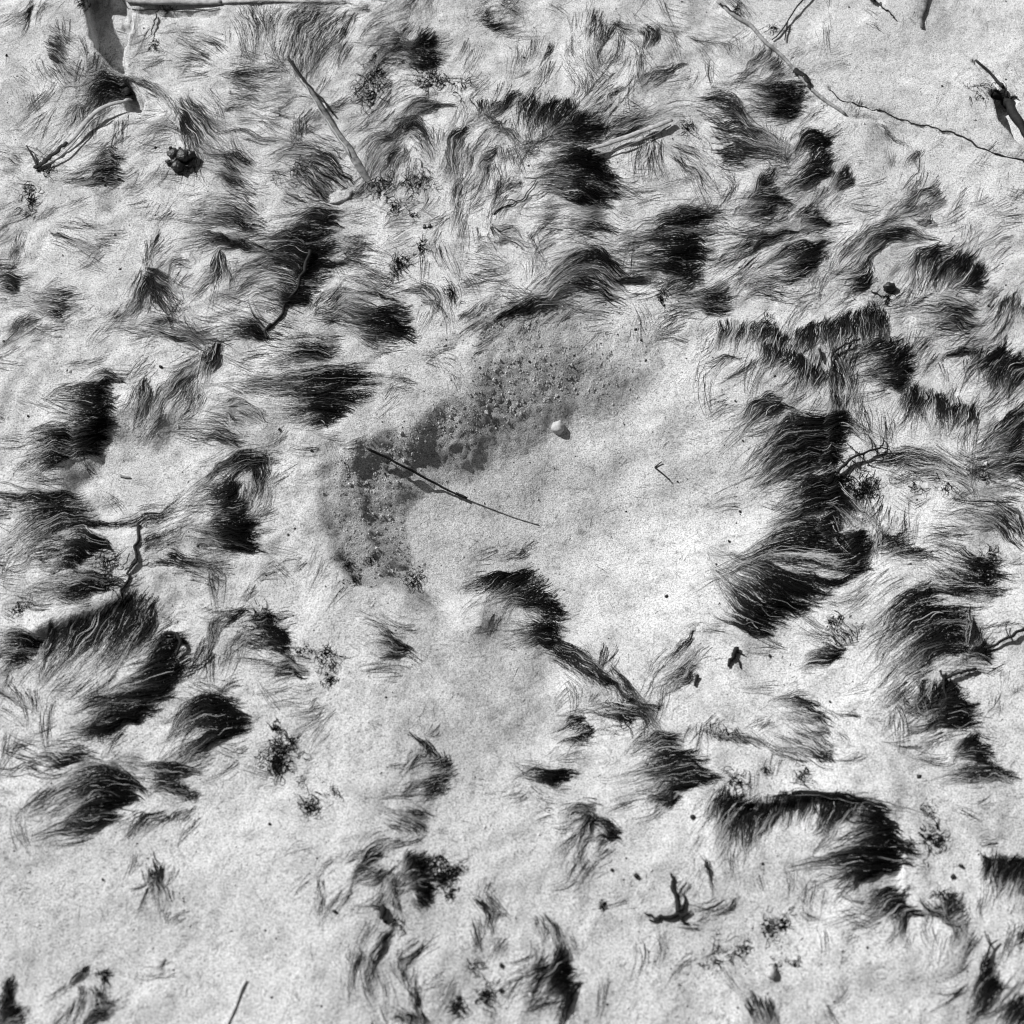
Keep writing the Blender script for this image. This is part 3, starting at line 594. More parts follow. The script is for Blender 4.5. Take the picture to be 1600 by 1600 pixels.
# small crumbly relief; coarse on the broken walls and crusts
crust = np.clip(1.0 * wall + 0.8 * blob(800, 505, 110, 28) + 0.9 * blob(850, 560, 90, 45) + 0.6 * blob(940, 590, 70, 40) + 0.5 * blob(1290, 455, 60, 30) + 0.7 * blob(545, 790, 30, 95) + 0.7 * blob(575, 880, 40, 45)
                + 0.3 * blob(1560, 160, 70, 40) + 0.4 * blob(1010, 520, 70, 40) + 0.25 * blob(1250, 950, 80, 30) + 0.3 * blob(1130, 1530, 120, 60) + 0.25 * blob(560, 370, 70, 60), 0, 1)
H += (0.0002 + 0.0004 * crust) * perlin(GX * 150, GY * 150) + (0.00014 + 0.0009 * crust) * perlin(GX * 260 + 3, GY * 260)
cx_ = GX + 0.006 * perlin(GX * 60, GY * 60); cy_ = GY + 0.006 * perlin(GX * 60 + 7, GY * 60)
H += crust * (0.0014 * perlin(cx_ * 55, cy_ * 70 + 2) + 0.0016 * perlin(cx_ * 105 + 4, cy_ * 130) * (0.6 + perlin(GX * 30, GY * 30)))
far = np.hypot(GX, GY - 0.1)
H *= 1 - 0.6 * smooth((far - 1.2) / 3)

nyt, nxt = GX.shape
idx = np.arange(nyt * nxt).reshape(nyt, nxt)
quads = np.stack([idx[:-1, :-1], idx[:-1, 1:], idx[1:, 1:], idx[1:, :-1]], -1).reshape(-1, 4)
ground = mesh('ground', np.stack([GX, GY, H], -1).reshape(-1, 3), quads, 'sand')
ca = ground.data.attributes.new('crust', 'FLOAT', 'POINT'); ca.data.foreach_set('value', crust.astype(np.float32).ravel())
tag(ground, 'pale silty ground with hollows, cracks and low humps', 'ground', kind='structure')

HD = H[Y0:Y0 + NY, X0:X0 + NX]
def hz(x, y):
    fx = np.clip((x + 0.70) / STEP, 0, NX - 1.001); fy = np.clip((y + 0.60) / STEP, 0, NY - 1.001)
    i = fx.astype(int); j = fy.astype(int); a = fx - i; c = fy - j
    return (HD[j, i] * (1 - a) + HD[j, i + 1] * a) * (1 - c) + (HD[j + 1, i] * (1 - a) + HD[j + 1, i + 1] * a) * c

def on(u, v, lift=0.0):
    """the ground point seen at picture position u, v"""
    u = np.asarray(u, float); v = np.asarray(v, float)
    z = np.zeros(u.shape)
    for _ in range(7):
        P = flat(u, v, z)
        z = 0.5 * z + 0.5 * hz(P[..., 0], P[..., 1])
    P[..., 2] = hz(P[..., 0], P[..., 1]) + lift
    return P

# ------------------------------------------------------------------ tufts of fibre
MM = 8
def groom(gs, count, d, s_lo, s_hi, cl):
    """strands between the guide lines, gathered in locks; cl = (lock centres, lock silting)"""
    G = np.stack([resample(g, 16) for g in gs])          # (g,16,2)
    ng = len(gs)
    s = rng.uniform(s_lo, s_hi, count)
    ci = np.abs(s[:, None] - cl[0][None]).argmin(1)
    cs = cl[0][ci]
    edge = np.minimum(s, 1 - s) * max(ng - 1, 1)
    a = rng.normal(0.04, 0.13, count) + rng.random(count) ** 3 * 0.35 + np.clip(cl[2][ci], -1.5, 2) * 0.11
    a = np.maximum(a, -0.12 - 0.05 * rng.random(count))
    short = rng.random(count) < 0.45
    ln = np.where(short, rng.uniform(0.18, 0.5, count), 0.35 + 0.8 * rng.beta(1.5, 1.5, count))
    t = a[:, None] + ln[:, None] * np.linspace(0, 1, MM)[None]
    tt = np.linspace(0, 1, MM)[None]
    ss = s[:, None] + (cs - s)[:, None] * 0.45 * np.clip(t, 0, 1)
    ss = ss + rng.normal(0, 0.05, (count, 1)) * (0.4 + tt) * 2 / max(ng - 1, 1)
    gi = np.clip(ss, 0, 1) * (ng - 1); i0 = np.clip(np.floor(gi).astype(int), 0, max(ng - 2, 0)); fr = gi - i0
    i1 = i0 if ng == 1 else i0 + 1
    tk = np.clip(t, 0, 1) * 15; k0 = np.clip(np.floor(tk).astype(int), 0, 14); kf = (tk - k0)[..., None]
    def at(i): return G[i, k0] * (1 - kf) + G[i, k0 + 1] * kf
    p = at(i0) * (1 - fr[..., None]) + at(i1) * fr[..., None]
    e0 = (G[i0, 1] - G[i0, 0]); e1 = G[i0, 15] - G[i0, 14]
    p = p + e0 * (np.minimum(t, 0) * 15)[..., None] + e1 * (np.maximum(t - 1, 0) * 15)[..., None]
    L = np.hypot(*(G[:, 1:] - G[:, :-1]).transpose(2, 0, 1)).sum(1).mean()
    dr = np.gradient(p, axis=1); dr /= np.linalg.norm(dr, axis=2, keepdims=True) + 1e-6
    nr = np.stack([-dr[..., 1], dr[..., 0]], -1)
    cp = cs[:, None] * 91
    amp = min(0.05 * L, 4.0)
    wv = amp * np.sin(cp + tt * (3.0 + 2 * np.sin(cp * 1.7))) * tt + rng.normal(0, 1, (count, 1)) * 0.45 * amp * np.sin(tt * rng.uniform(3, 8, (count, 1)) + rng.uniform(0, 6, (count, 1))) * (0.3 + tt)
    p = p + nr * wv[..., None] + rng.normal(0, 2.6, (count, 1, 2)) * (1 - 0.3 * tt[..., None])
    p = p + 5.0 * np.stack([perlin(p[..., 0] / 22, p[..., 1] / 22), perlin(p[..., 0] / 22 + 50, p[..., 1] / 22)], -1)
    p = p + 0.7 * np.stack([perlin(p[..., 0] / 7, p[..., 1] / 7), perlin(p[..., 0] / 7 + 50, p[..., 1] / 7)], -1)
    silt = cl[1][ci] + 0.5 * rng.random(count) * np.exp(-edge / 0.22)
    return p, t, L, silt

GUIDE = []
for tile, d, gs, label in TUFTS:
    for g in gs:
        r = resample(g, 6)
        GUIDE.append(np.hstack([(r[1:] + r[:-1]) / 2, np.diff(r, axis=0), np.full((5, 1), d)]))
GUIDE = np.vstack(GUIDE)
PXM = 1.0 / 1600                                       # metres per picture unit at the centre
nstr = 0
for tile, d, gs, label in TUFTS:
    G = np.stack([resample(g, 16) for g in gs])
    q = G.mean(1)
    A = 0
    for g0, g1 in zip(G[:-1], G[1:]):
        a1 = g0[1:] - g0[:-1]; b1 = (g1[1:] + g1[:-1] - g0[1:] - g0[:-1]) / 2
        A += np.abs(a1[:, 0] * b1[:, 1] - a1[:, 1] * b1[:, 0]).sum()
    Lm = np.hypot(*(G[:, 1:] - G[:, :-1]).transpose(2, 0, 1)).sum(1).mean()
    A += Lm * 5
    N = int(np.clip(0.77 * d ** 1.55 * A / (Lm * 0.6 * 1.15), 18, 1300))
    nc = max(6, N // 8)
    cl = (rng.random(nc), np.where(rng.random(nc) < (0.62 - 0.19 * d), rng.uniform(0.3, 0.9, nc), rng.uniform(0, 0.12, nc)), rng.normal(0, 1, nc))
    nstr += N
    c = G.reshape(-1, 2).mean(0)
    base = on(np.clip(c[0], -60, 1660), np.clip(c[1], -60, 1660))
    root = tag(empty('algae_tuft', base), label, 'algae tuft', 'tufts of dark fibrous algae on the silt')
    K = int(np.clip(round((len(gs) - 1) * 1.4), 1, 10))
    for k in range(K):
        cnt = max(6, N // K)
        p, t, L, silt = groom(gs, cnt, d, k / K, (k + 1) / K, cl)
        u, v = p[..., 0], p[..., 1]
        P = on(u, v)
        tt = np.linspace(0, 1, MM)[None]
        thick = rng.random((cnt, 1)) ** 1.4
        lift = 0.0004 + (0.0008 + 0.0012 * d * thick) * (np.sin(np.clip(t, 0, 1) * math.pi * 0.9 + 0.25)) ** 1.0
        P[..., 2] += np.maximum(lift, 0.0002) * min(1, Lm / 50 + 0.3)
        R = (0.00015 + 0.00030 * rng.random((cnt, 1)) ** 1.6) * np.clip(1.15 - 0.85 * tt ** 1.4, 0.2, 1) * np.clip(0.35 + tt * 5, 0, 1) * (0.75 + 0.12 * d)
        R = R * (1 - 0.45 * np.clip(silt, 0, 1))[:, None]
        fade = np.clip(t + 0.22 * (2.3 - d), 0, 1.2)
        du = silt[:, None] + fade ** 1.5 * rng.uniform(0.1, 1.15, (cnt, 1)) + 0.5 * np.clip(-t * 5, 0, 1) + (rng.random((cnt, 1)) < 0.07 - 0.02 * d) * 0.75 + 0.04 * rng.random((cnt, 1)) - 0.04
        V, F, ns = strands(P, R, 2)
        o = mesh('strand_bundle', V - base, F, 'fibre', root, dust=np.repeat(np.clip(du, 0, 1).reshape(-1), ns))
        o['kind'] = 'stuff'

# ------------------------------------------------------------------ fine silted fuzz between the tufts (uncountable)
def fuzz(count, field, lo, hi, dmin, dmax, rad, per=9, m_=6, spread=5.0):
    nclump = count // per
    u = rng.uniform(-50, 1650, nclump * 8); v = rng.uniform(-50, 1650, nclump * 8)
    keep = rng.random(len(u)) < field(u, v)
    u, v = u[keep][:nclump], v[keep][:nclump]
    nc = len(u)
    dirs = np.zeros((nc, 2)); near = np.zeros(nc)
    for i in range(0, nc, 3000):
        d2 = (u[i:i + 3000, None] - GUIDE[None, :, 0]) ** 2 + (v[i:i + 3000, None] - GUIDE[None, :, 1]) ** 2
        w = 1 / (d2 + 80) ** 1.4
        dirs[i:i + 3000] = w @ GUIDE[:, 2:4] / w.sum(1)[:, None]
        near[i:i + 3000] = np.sqrt(d2.min(1))
    an = np.arctan2(dirs[:, 1], dirs[:, 0]) + perlin(u / 70, v / 70) * 2.0 * np.clip(near / 50, 0.1, 1.3) + rng.normal(0, 0.15, nc)
    curl = rng.normal(0, 0.07, nc) + 0.22 * perlin(u / 45 + 9, v / 45)
    ln = rng.uniform(lo, hi, nc); du = rng.uniform(dmin, dmax, nc)
    def rep(x): return np.repeat(x, per)
    n_ = nc * per
    an = rep(an) + rng.normal(0, 0.10, n_); curl = rep(curl) + rng.normal(0, 0.04, n_)
    ln = rep(ln) * rng.uniform(0.5, 1.1, n_); du = np.clip(rep(du) + rng.normal(0, 0.10, n_), 0, 1)
    X = np.zeros((n_, m_, 2))
    off = rng.normal(0, 1, (n_, 2)) * spread
    X[:, 0, 0] = rep(u) + off[:, 0]; X[:, 0, 1] = rep(v) + off[:, 1]
    for k in range(1, m_):
        X[:, k, 0] = X[:, k - 1, 0] + np.cos(an) * ln / (m_ - 1)
        X[:, k, 1] = X[:, k - 1, 1] + np.sin(an) * ln / (m_ - 1)
        an = an + curl + rng.normal(0, 0.06, n_)
    cen = X.reshape(nc, per, m_, 2).mean(1, keepdims=True)
    X = (X.reshape(nc, per, m_, 2) + (cen - X.reshape(nc, per, m_, 2)) * (0.5 * np.linspace(0, 1, m_) ** 1.5)[None, None, :, None]).reshape(n_, m_, 2)
    P = on(X[..., 0], X[..., 1])
    tt = np.linspace(0, 1, m_)[None]
    P[..., 2] += 0.00005 + rng.uniform(0.0001, 0.0009, (n_, 1)) * np.sin(tt * 2.9 + 0.12)
    R = rad * rng.uniform(0.6, 1.4, (n_, 1)) * (1.1 - 0.8 * tt)
    V, F, ns = strands(P, R, 2)
    return V, F, np.repeat(np.repeat(du, m_), ns)

def gb(u, v, px, py, rx, ry): return np.exp(-(((u - px) / rx) ** 2 + ((v - py) / ry) ** 2))
def f_field(u, v):
    f = 0.0 + 0.75 * gb(u, v, 420, 300, 420, 330) + 0.75 * gb(u, v, 950, 260, 420, 260) + 0.6 * gb(u, v, 1400, 480, 260, 220) + 0.55 * gb(u, v, 1450, 850, 240, 220)
    f = f + 0.55 * gb(u, v, 150, 1050, 260, 260) + 0.3 * gb(u, v, 420, 900, 150, 90) + 0.18 * gb(u, v, 1200, 1400, 300, 220) + 0.2 * gb(u, v, 650, 1450, 160, 160)
    f = f * (1 - 0.9 * gb(u, v, 850, 730, 260, 170)) * (1 - 0.9 * gb(u, v, 1040, 830, 150, 200)) * (1 - 0.8 * gb(u, v, 1480, 130, 190, 130)) * (1 - 0.85 * gb(u, v, 230, 740, 100, 70)) * (1 - 0.6 * gb(u, v, 250, 1430, 300, 130))
    return np.clip(f * (0.2 + 1.3 * np.clip(perlin(u / 45, v / 45) + 0.3, 0, 1.2)) - 0.05, 0, 1)
gh, gu, gv = np.histogram2d(GUIDE[:, 0], GUIDE[:, 1], bins=85, range=[[-50, 1650], [-50, 1650]], weights=GUIDE[:, 4])
for _ in range(2):
    gp = np.pad(gh, 1, mode='edge'); gh = (gp[:-2, 1:-1] + gp[2:, 1:-1] + gp[1:-1, :-2] + gp[1:-1, 2:] + 2 * gp[1:-1, 1:-1]) / 6
gh = gh / np.percentile(gh, 97)
def f_near(u, v):
    i = np.clip(((u + 50) / 20).astype(int), 0, 84); j = np.clip(((v + 50) / 20).astype(int), 0, 84)
    return np.clip(0.6 * f_field(u, v) + 0.35 * np.clip(gh[i, j], 0, 1), 0, 1)
V, F, D = fuzz(3000, f_field, 24, 66, 0.7, 1.0, 0.00020)
o = mesh('algae_fuzz', V, F, 'fibre', dust=D)
tag(o, 'fine silt covered fibres spread over the ground between tufts', 'fibres', kind='stuff')
V, F, D = fuzz(25000, f_near, 20, 75, 0.0, 0.42, 0.00016, per=9, spread=6)
V2, F2, D2 = fuzz(10000, lambda u, v: 0.25 + 0.35 * np.clip(perlin(u / 60 + 5, v / 60) + 0.2, 0, 1) - 0.2 * gb(u, v, 850, 760, 200, 110), 7, 24, 0.3, 0.8, 0.00012, per=3, m_=4, spread=7)
V, F, D = np.vstack([V, V2]), np.vstack([F, F2 + len(V)]), np.r_[D, D2]
o = mesh('loose_fibre', V, F, 'fibre', dust=D)
tag(o, 'loose dark hair thin fibres scattered over the silt', 'fibres', kind='stuff')

# ------------------------------------------------------------------ crumbs of silt and dark specks (uncountable)
OCT_V = np.array([(1, 0, 0), (-1, 0, 0), (0, 1, 0), (0, -1, 0), (0, 0, 1), (0, 0, -1)], float)
OCT_F = np.array([(0, 2, 4), (2, 1, 4), (1, 3, 4), (3, 0, 4), (2, 0, 5), (1, 2, 5), (3, 1, 5), (0, 3, 5)])
def crumbs(u, v, r):
    n_ = len(u)
    P = on(u, v, 0.0)
    s = r[:, None] * rng.uniform(0.6, 1.25, (n_, 3)); s[:, 2] *= 0.75
    a = rng.uniform(0, 6.28, n_)
    V = OCT_V[None] * s[:, None] * rng.uniform(0.75, 1.2, (n_, 6, 1))
    x = V[..., 0] * np.cos(a)[:, None] - V[..., 1] * np.sin(a)[:, None]; y = V[..., 0] * np.sin(a)[:, None] + V[..., 1] * np.cos(a)[:, None]
    V = np.stack([x, y, V[..., 2]], -1) + P[:, None]
    V[..., 2] += (r * 0.05)[:, None]
    F = (OCT_F[None] + (np.arange(n_) * 6)[:, None, None]).reshape(-1, 3)
    return V.reshape(-1, 3), F

def pick(count, f):
    u = rng.uniform(-40, 1640, count * 12); v = rng.uniform(-40, 1640, count * 12)
    k = rng.random(len(u)) < f(u, v)
    return u[k][:count], v[k][:count]
def f_crust(u, v):
    P = flat(u, v)
    j = np.clip(((P[..., 1] + 0.60) / STEP).astype(int), 0, NY - 1); i = np.clip(((P[..., 0] + 0.70) / STEP).astype(int), 0, NX - 1)
    return np.clip(crust[Y0:Y0 + NY, X0:X0 + NX][j, i] * 0.95 + 0.03, 0, 1)
u, v = pick(8000, f_crust)
V, F = crumbs(u, v, rng.gamma(1.5, 0.00030, len(u)) + 0.0003)
def f_wall(u, v):
    return np.clip(f_crust(u, v) - 0.25, 0, 1)
u2, v2 = pick(4500, f_wall)
V2, F2 = crumbs(u2, v2, rng.gamma(1.7, 0.00032, len(u2)) + 0.00045)
V, F = np.vstack([V, V2]), np.vstack([F, F2 + len(V)])
tag(mesh('silt_crumb', V, F, 'sand', smoothf=False), 'pale crumbs of silt lying on the broken hollow walls', 'crumbs', kind='stuff')
def f_speck(u, v):
    f = 0.03 + 0.5 * gb(u, v, 800, 520, 130, 40) + 0.6 * gb(u, v, 1560, 130, 60, 40) + 0.4 * gb(u, v, 1260, 450, 80, 30) + 0.7 * gb(u, v, 1065, 25, 20, 30) + 0.4 * gb(u, v, 1130, 1500, 130, 60) + 0.3 * gb(u, v, 1200, 740, 130, 160) * 0.5 + 0.3 * gb(u, v, 980, 500, 90, 40) + 0.35 * gb(u, v, 820, 80, 60, 30)
    return np.clip(f + 0.5 * f_crust(u, v) * 0.4, 0, 1)
u, v = pick(1500, f_speck)
V, F = crumbs(u, v, rng.gamma(1.6, 0.00032, len(u)) + 0.0003)
tag(mesh('dark_speck', V, F, 'crumb', smoothf=False), 'tiny dark specks of debris dotted over the silt', 'specks', kind='stuff')
# ------------------------------------------------------------------ reeds, twigs, rootlets, stones
def sweep(path, w0, w1, lift, sides=8, flatten=1.0, n_=22, wob=0.0, ends=True, prof=None, tile='P'):
    p = resample(pts(tile, path), n_)
    t = np.linspace(0, 1, n_)
    if wob: p = p + wob * np.stack([perlin(t * 7 + p[0, 0], t * 0 + 3.3), perlin(t * 7, t * 0 + p[0, 1] + 1.7)], -1)
    P = on(p[:, 0], p[:, 1])
    # a stiff piece: smooth the ground line under it
    z = P[:, 2]
    for _ in range(6): z = np.r_[z[0], (z[:-2] + z[1:-1] * 2 + z[2:]) / 4, z[-1]]
    P[:, 2] = np.maximum(z, P[:, 2] - 0.0004) + np.interp(t, np.linspace(0, 1, len(lift)), lift)
    R = (w0 + (w1 - w0) * t) * PXM / 2
    if prof is not None: R = R * np.interp(t, np.linspace(0, 1, len(prof)), prof)
    R = R * (1 + 0.12 * perlin(t * 14 + p[0, 0], t * 0 + 0.5))
    T = np.gradient(P, axis=0); T /= np.linalg.norm(T, axis=1, keepdims=True)
    B = np.cross(T, [0, 0, 1.0]); B /= np.linalg.norm(B, axis=1, keepdims=True); Nn = np.cross(B, T)
    ph = np.arange(sides) * 2 * math.pi / sides
    V = (P[:, None] + (B[:, None] * np.cos(ph)[None, :, None] + Nn[:, None] * (np.sin(ph) * flatten)[None, :, None]) * R[:, None, None])
    V = V.reshape(-1, 3)
    i = np.arange(n_ - 1)[:, None] * sides; j = np.arange(sides)[None]; k = (j + 1) % sides
    F = np.stack([i + j, i + k, i + sides + k, i + sides + j], -1).reshape(-1, 4)
    # closed ends
    V = np.vstack([V, P[:1], P[-1:]]); a0, a1 = len(V) - 2, len(V) - 1
    jj = np.arange(sides); kk = (jj + 1) % sides
    last = (n_ - 1) * sides
    F = np.vstack([F, np.stack([kk, jj, np.full(sides, a0), np.full(sides, a0)], -1), np.stack([last + jj, last + kk, np.full(sides, a1), np.full(sides, a1)], -1)])
    return V, F, P

def put(name, V, F, mat, parent, base):
    # drop the doubled corner of the end caps
    me = bpy.data.meshes.new(name)
    me.from_pydata([tuple(x) for x in (np.asarray(V) - base)], [], [tuple(int(y) for y in (f if f[-1] != f[-2] else f[:3])) for f in F])
    for pgn in me.polygons: pgn.use_smooth = True
    me.materials.append(M[mat])
    o = bpy.data.objects.new(name, me)
    o.parent = parent
    if parent is None: o.location = base
    COL.objects.link(o)
    return o

def twig(name, label, cat, parts, mat='bark', group=None):
    """parts: (part name, path, width start, width end, lift tuple[, dict])"""
    r = None; stem = None
    for i, pt in enumerate(parts):
        nm, path, w0, w1, lift = pt[:5]
        kw = dict(pt[5]) if len(pt) > 5 else {}
        mt = kw.pop('mat', mat); par = kw.pop('on', None)
        V, F, P = sweep(path, w0, w1, lift, **kw)
        if r is None:
            base = P[0].copy()
            if len(parts) == 1:
                o = put(name, V, F, mt, None, base)
                return tag(o, label, cat, group)
            r = tag(empty(name, base), label, cat, group)
        o = put(nm, V, F, mt, r, base)
    return r

# pale and dark reed blades
twig('dry_reed', 'pale bent reed blade with a dark lower end, leftmost of the reeds', 'reed',
     [('blade', "100,237 118,222 132,205 150,187 175,174 206,165", 9, 10, (0.006, 0.009, 0.011, 0.010), dict(flatten=0.35, mat='reed', n_=30, prof=(0.9, 1, 1.1, 1, 0.9))),
      ('rolled_or_shade_edge', "66,263 92,252 112,236 128,218 145,198 168,184", 3.0, 2.5, (0.003, 0.007, 0.009), dict(mat='reed')),
      ('dark_end', "56,266 70,258 84,246 108,229", 12, 7, (0.003, 0.005, 0.008), dict(flatten=0.35, wob=3, mat='bark')),
      ('broken_tip', "60,262 52,248 44,236", 6, 2, (0.003, 0.006, 0.009), dict(mat='bark'))])
twig('dry_reed', 'long straight grey reed slanting down left of the middle, near the top', 'reed',
     [('blade', "456,106 470,128 492,160 516,192 536,220 556,250 584,292", 8, 14, (0.004, 0.005, 0.002, -0.001), dict(flatten=0.35, wob=3, mat='darkreed', n_=34, prof=(0.6, 1, 1, 1.1, 1.2, 0.9))),
      ('shade_strip', "452,92 462,112 480,134 505,163 520,180", 5, 3, (0.004, 0.006, 0.004), dict(mat='bark', wob=3)),  # black strip stands in for the shadow along the blade's right edge
      ('side_rib', "470,130 500,178 530,222 548,248", 2.5, 2, (0.006, 0.007, 0.004), dict(mat='reed', wob=3))])
twig('dry_reed', 'pale flat reed blade with a painted shadow strip along its lower edge, right of the great dark arch', 'reed',
     [('blade', "918,238 945,232 975,222 1010,208 1050,192", 11, 10, (0.005, 0.007, 0.006, 0.005), dict(flatten=0.3, mat='reed', n_=30, prof=(0.5, 1, 1, 1, 0.9))),
      ('rolled_or_shade_edge', "926,246 955,241 985,230 1020,215 1048,199", 2.5, 2.5, (0.003, 0.004, 0.003), dict(mat='darkreed'))])  # second piece: darker strip painting in the shadow along the blade's lower edge
twig('reed_stalk', 'pale reed stalk lying along the top edge, left', 'reed',
     [('stalk', "184,0 215,5 262,7 310,7 346,6", 15, 13, (0.003, 0.004, 0.003), dict(flatten=0.45, mat='reed', n_=26)),
      ('dark_split', "180,2 205,13 250,16 300,16 345,14", 2.2, 1.6, (0.001, 0.001), dict(mat='bark', wob=3)),
      ('sheath', "340,6 380,4 430,3 480,4 540,5", 9, 5, (0.002, 0.002, 0.002), dict(flatten=0.5, mat='reed')),
      ('side_shoot', "248,16 243,32 238,50 237,58", 3, 2, (0.003, 0.003), dict(mat='bark', wob=2))])
twig('grass_stem', 'dark pointed grass stem lying across the central hollow', 'stem',
     [('stem', "574,704 610,723 650,743 700,768 730,780", 4.6, 3.6, (0.004, 0.006, 0.005, 0.003, 0.002), dict(mat='bark', n_=26)),
      ('node', "712,773 722,777 728,780", 5.4, 4.4, (0.003, 0.003), dict(mat='bark', n_=8)),
      ('thin_tip', "728,780 770,796 805,809 842,820", 1.5, 2.0, (0.0012, 0.0004, 0.0003), dict(mat='darkreed', n_=22))])
twig('bent_straw', 'tiny bent dark straw on pale silt right of the white pebble', 'straw',
     [('long_arm', "1023,731 1034,740 1046,751", 2.6, 1.8, (0.001, 0.002), dict(n_=10)), ('short_arm', "1023,731 1028,727 1034,723", 2.4, 1.6, (0.001, 0.002), dict(n_=8))])
twig('straw', 'pale straw with a bright tip at the bottom edge, left of the middle', 'straw',
     [('tip', "385,1532 378,1545 373,1560", 4, 4, (0.001, 0.001), dict(mat='straw', n_=10)), ('shaft', "374,1558 368,1575 360,1592 352,1612", 3.2, 2.6, (0.001, 0.001), dict(mat='reed', n_=14))])
twig('fine_stem', 'fine dark curved stem near the right edge, halfway down', 'stem', [('stem', "1487,780 1510,785 1545,787 1579,787", 1.6, 2.6, (0.002, 0.004, 0.003))])
twig('forked_twig', 'thin forked dark twig at the top edge, right', 'twig',
     [('stem', "1266,-8 1252,8 1240,22 1228,40 1216,56 1206,64", 3.6, 2.4, (0.006, 0.006, 0.003, 0.002), dict(mat='bark')),
      ('prong', "1230,37 1228,50 1226,65", 2.8, 2.0, (0.004, 0.002), dict(mat='bark', n_=10))])
twig('dark_stick', 'black tapered stick beside a gap in the silt at the right edge, near the top', 'stick',
     [('stick', "1524,96 1540,110 1556,128 1566,138", 4, 6, (0.002, 0.003, 0.002)),
      ('broken_end', "1550,148 1568,160 1582,176 1602,214 1626,246", 22, 10, (0.001, 0.003, 0.002), dict(wob=3, prof=(0.5, 1.1, 0.9, 0.8, 0.8))),
      ('spur', "1566,158 1578,152 1588,156", 7, 3, (0.004, 0.004), dict(n_=10))])
twig('pale_stem', 'pale stub of stem at the top edge, far right', 'stem', [('stem', "1447,-10 1444,12 1438,30 1440,45", 11, 7, (0.002, 0.002), dict(mat='darkreed', flatten=0.5))])
twig('dark_chip', 'black split chip at the top edge, right of the forked twig', 'chip',
     [('chip', "1352,-12 1364,0 1376,12", 9, 3, (0.002, 0.002), dict(flatten=0.5)), ('sliver', "1378,14 1390,20 1400,33", 3, 2, (0.001, 0.001), dict(wob=2))])
twig('diagonal_root', 'long grey root running diagonally under the silt at the upper right', 'root',
     [('root', "1120,3 1150,26 1178,48 1200,70 1222,92 1246,118 1268,142 1300,165 1320,180", 8, 6, (0.001, 0.002, 0.002, 0.001), dict(mat='greyroot', n_=44, wob=3)),
      ('black_bark', "1240,112 1252,118 1262,130 1270,146", 14, 6, (0.002, 0.002), dict(mat='bark', flatten=0.6, wob=3)),
      ('bark_flake', "1124,8 1140,18 1156,28", 5, 3, (0.003, 0.002), dict(mat='bark', wob=3))])
twig('crack_root', 'thin dark root showing in a crack of the silt at the far right', 'root',
     [('root', "1296,142 1318,158 1345,166 1384,176 1402,184", 2.6, 1.8, (0.0, 0.0005), dict(wob=4, n_=40)),
      ('middle_piece', "1400,184 1425,193 1455,198 1492,209", 1.8, 2.4, (0.0003, 0.0004), dict(wob=4, n_=30)),
      ('far_piece', "1490,208 1515,220 1550,241 1572,246 1606,258", 3.0, 4.2, (0.0, 0.0008), dict(wob=4, n_=36))])
twig('leaning_stick', 'black stick leaning out of the tall black tuft left of centre', 'stick',
     [('stick', "488,396 470,440 452,472 438,496 420,514", 6.5, 4, (0.006, 0.004, 0.002, 0.001), dict(wob=6)), ('foot', "424,508 414,520 418,530", 7, 4, (0.002, 0.001), dict(n_=10))])
twig('black_rootlet', 'black vertical rootlet hanging below the left hollow', 'root',
     [('stem', "215,822 213,845 211,868 203,886 197,905 192,930", 5, 3.2, (0.001, 0.002, 0.002, 0.001), dict(wob=9, n_=34)),
      ('side_root', "204,868 198,880 190,888", 2, 1.2, (0.003, 0.002), dict(wob=2, n_=10)), ('side_root', "206,884 220,880 232,876", 2, 1.2, (0.003, 0.002), dict(wob=2, n_=10))])
twig('forked_rootlet', 'black many branched rootlet on pale silt right of the black spine', 'root',
     [('stem', "1308,742 1318,730 1330,720 1346,714 1362,709 1376,702", 5.5, 3.2, (0.004, 0.006, 0.005), dict(wob=3, n_=28)),
      ('branch', "1320,728 1310,718 1300,712", 2.4, 1.3, (0.004, 0.002), dict(wob=2, n_=10)), ('branch', "1342,714 1332,704 1322,694", 2.4, 1.2, (0.005, 0.002), dict(wob=2, n_=10)),
      ('branch', "1362,706 1360,692 1354,680", 2.6, 1.3, (0.005, 0.003), dict(wob=2, n_=10)), ('branch', "1374,702 1380,694 1376,684", 2.6, 1.4, (0.005, 0.003), dict(wob=2, n_=10)),
      ('branch', "1376,703 1388,706 1396,714", 2.2, 1.2, (0.005, 0.003), dict(wob=2, n_=10)), ('branch', "1330,722 1342,732 1356,734", 2.4, 1.2, (0.004, 0.002), dict(wob=2, n_=10)),
      ('branch', "1348,714 1350,724 1362,730", 2.0, 1.1, (0.004, 0.002), dict(wob=2, n_=10)), ('branch', "1366,706 1376,714 1384,716", 2.0, 1.1, (0.004, 0.002), dict(wob=2, n_=10))])
twig('crest_rootlet', 'small black rootlet branching above the vertical black crest', 'root',
     [('stem', "1300,556 1308,549 1320,542 1342,534", 4, 3, (0.004, 0.005), dict(wob=3)), ('branch', "1318,543 1322,534 1332,528", 2.6, 1.6, (0.005, 0.004), dict(wob=2, n_=10)), ('branch', "1301,550 1299,566 1301,582", 4, 3, (0.004, 0.003), dict(wob=2, n_=12)),
      ('branch', "1280,548 1282,556 1284,566", 5, 3, (0.003, 0.003), dict(n_=8))])
twig('edge_twig', 'black twig entering from the right edge beside the large oval mat', 'twig',
     [('stem', "1612,980 1592,990 1572,1000 1552,1010 1538,1014", 6, 4, (0.005, 0.005, 0.003), dict(wob=3)), ('branch', "1574,998 1570,986 1572,978", 2.4, 1.4, (0.005, 0.004), dict(n_=8))])
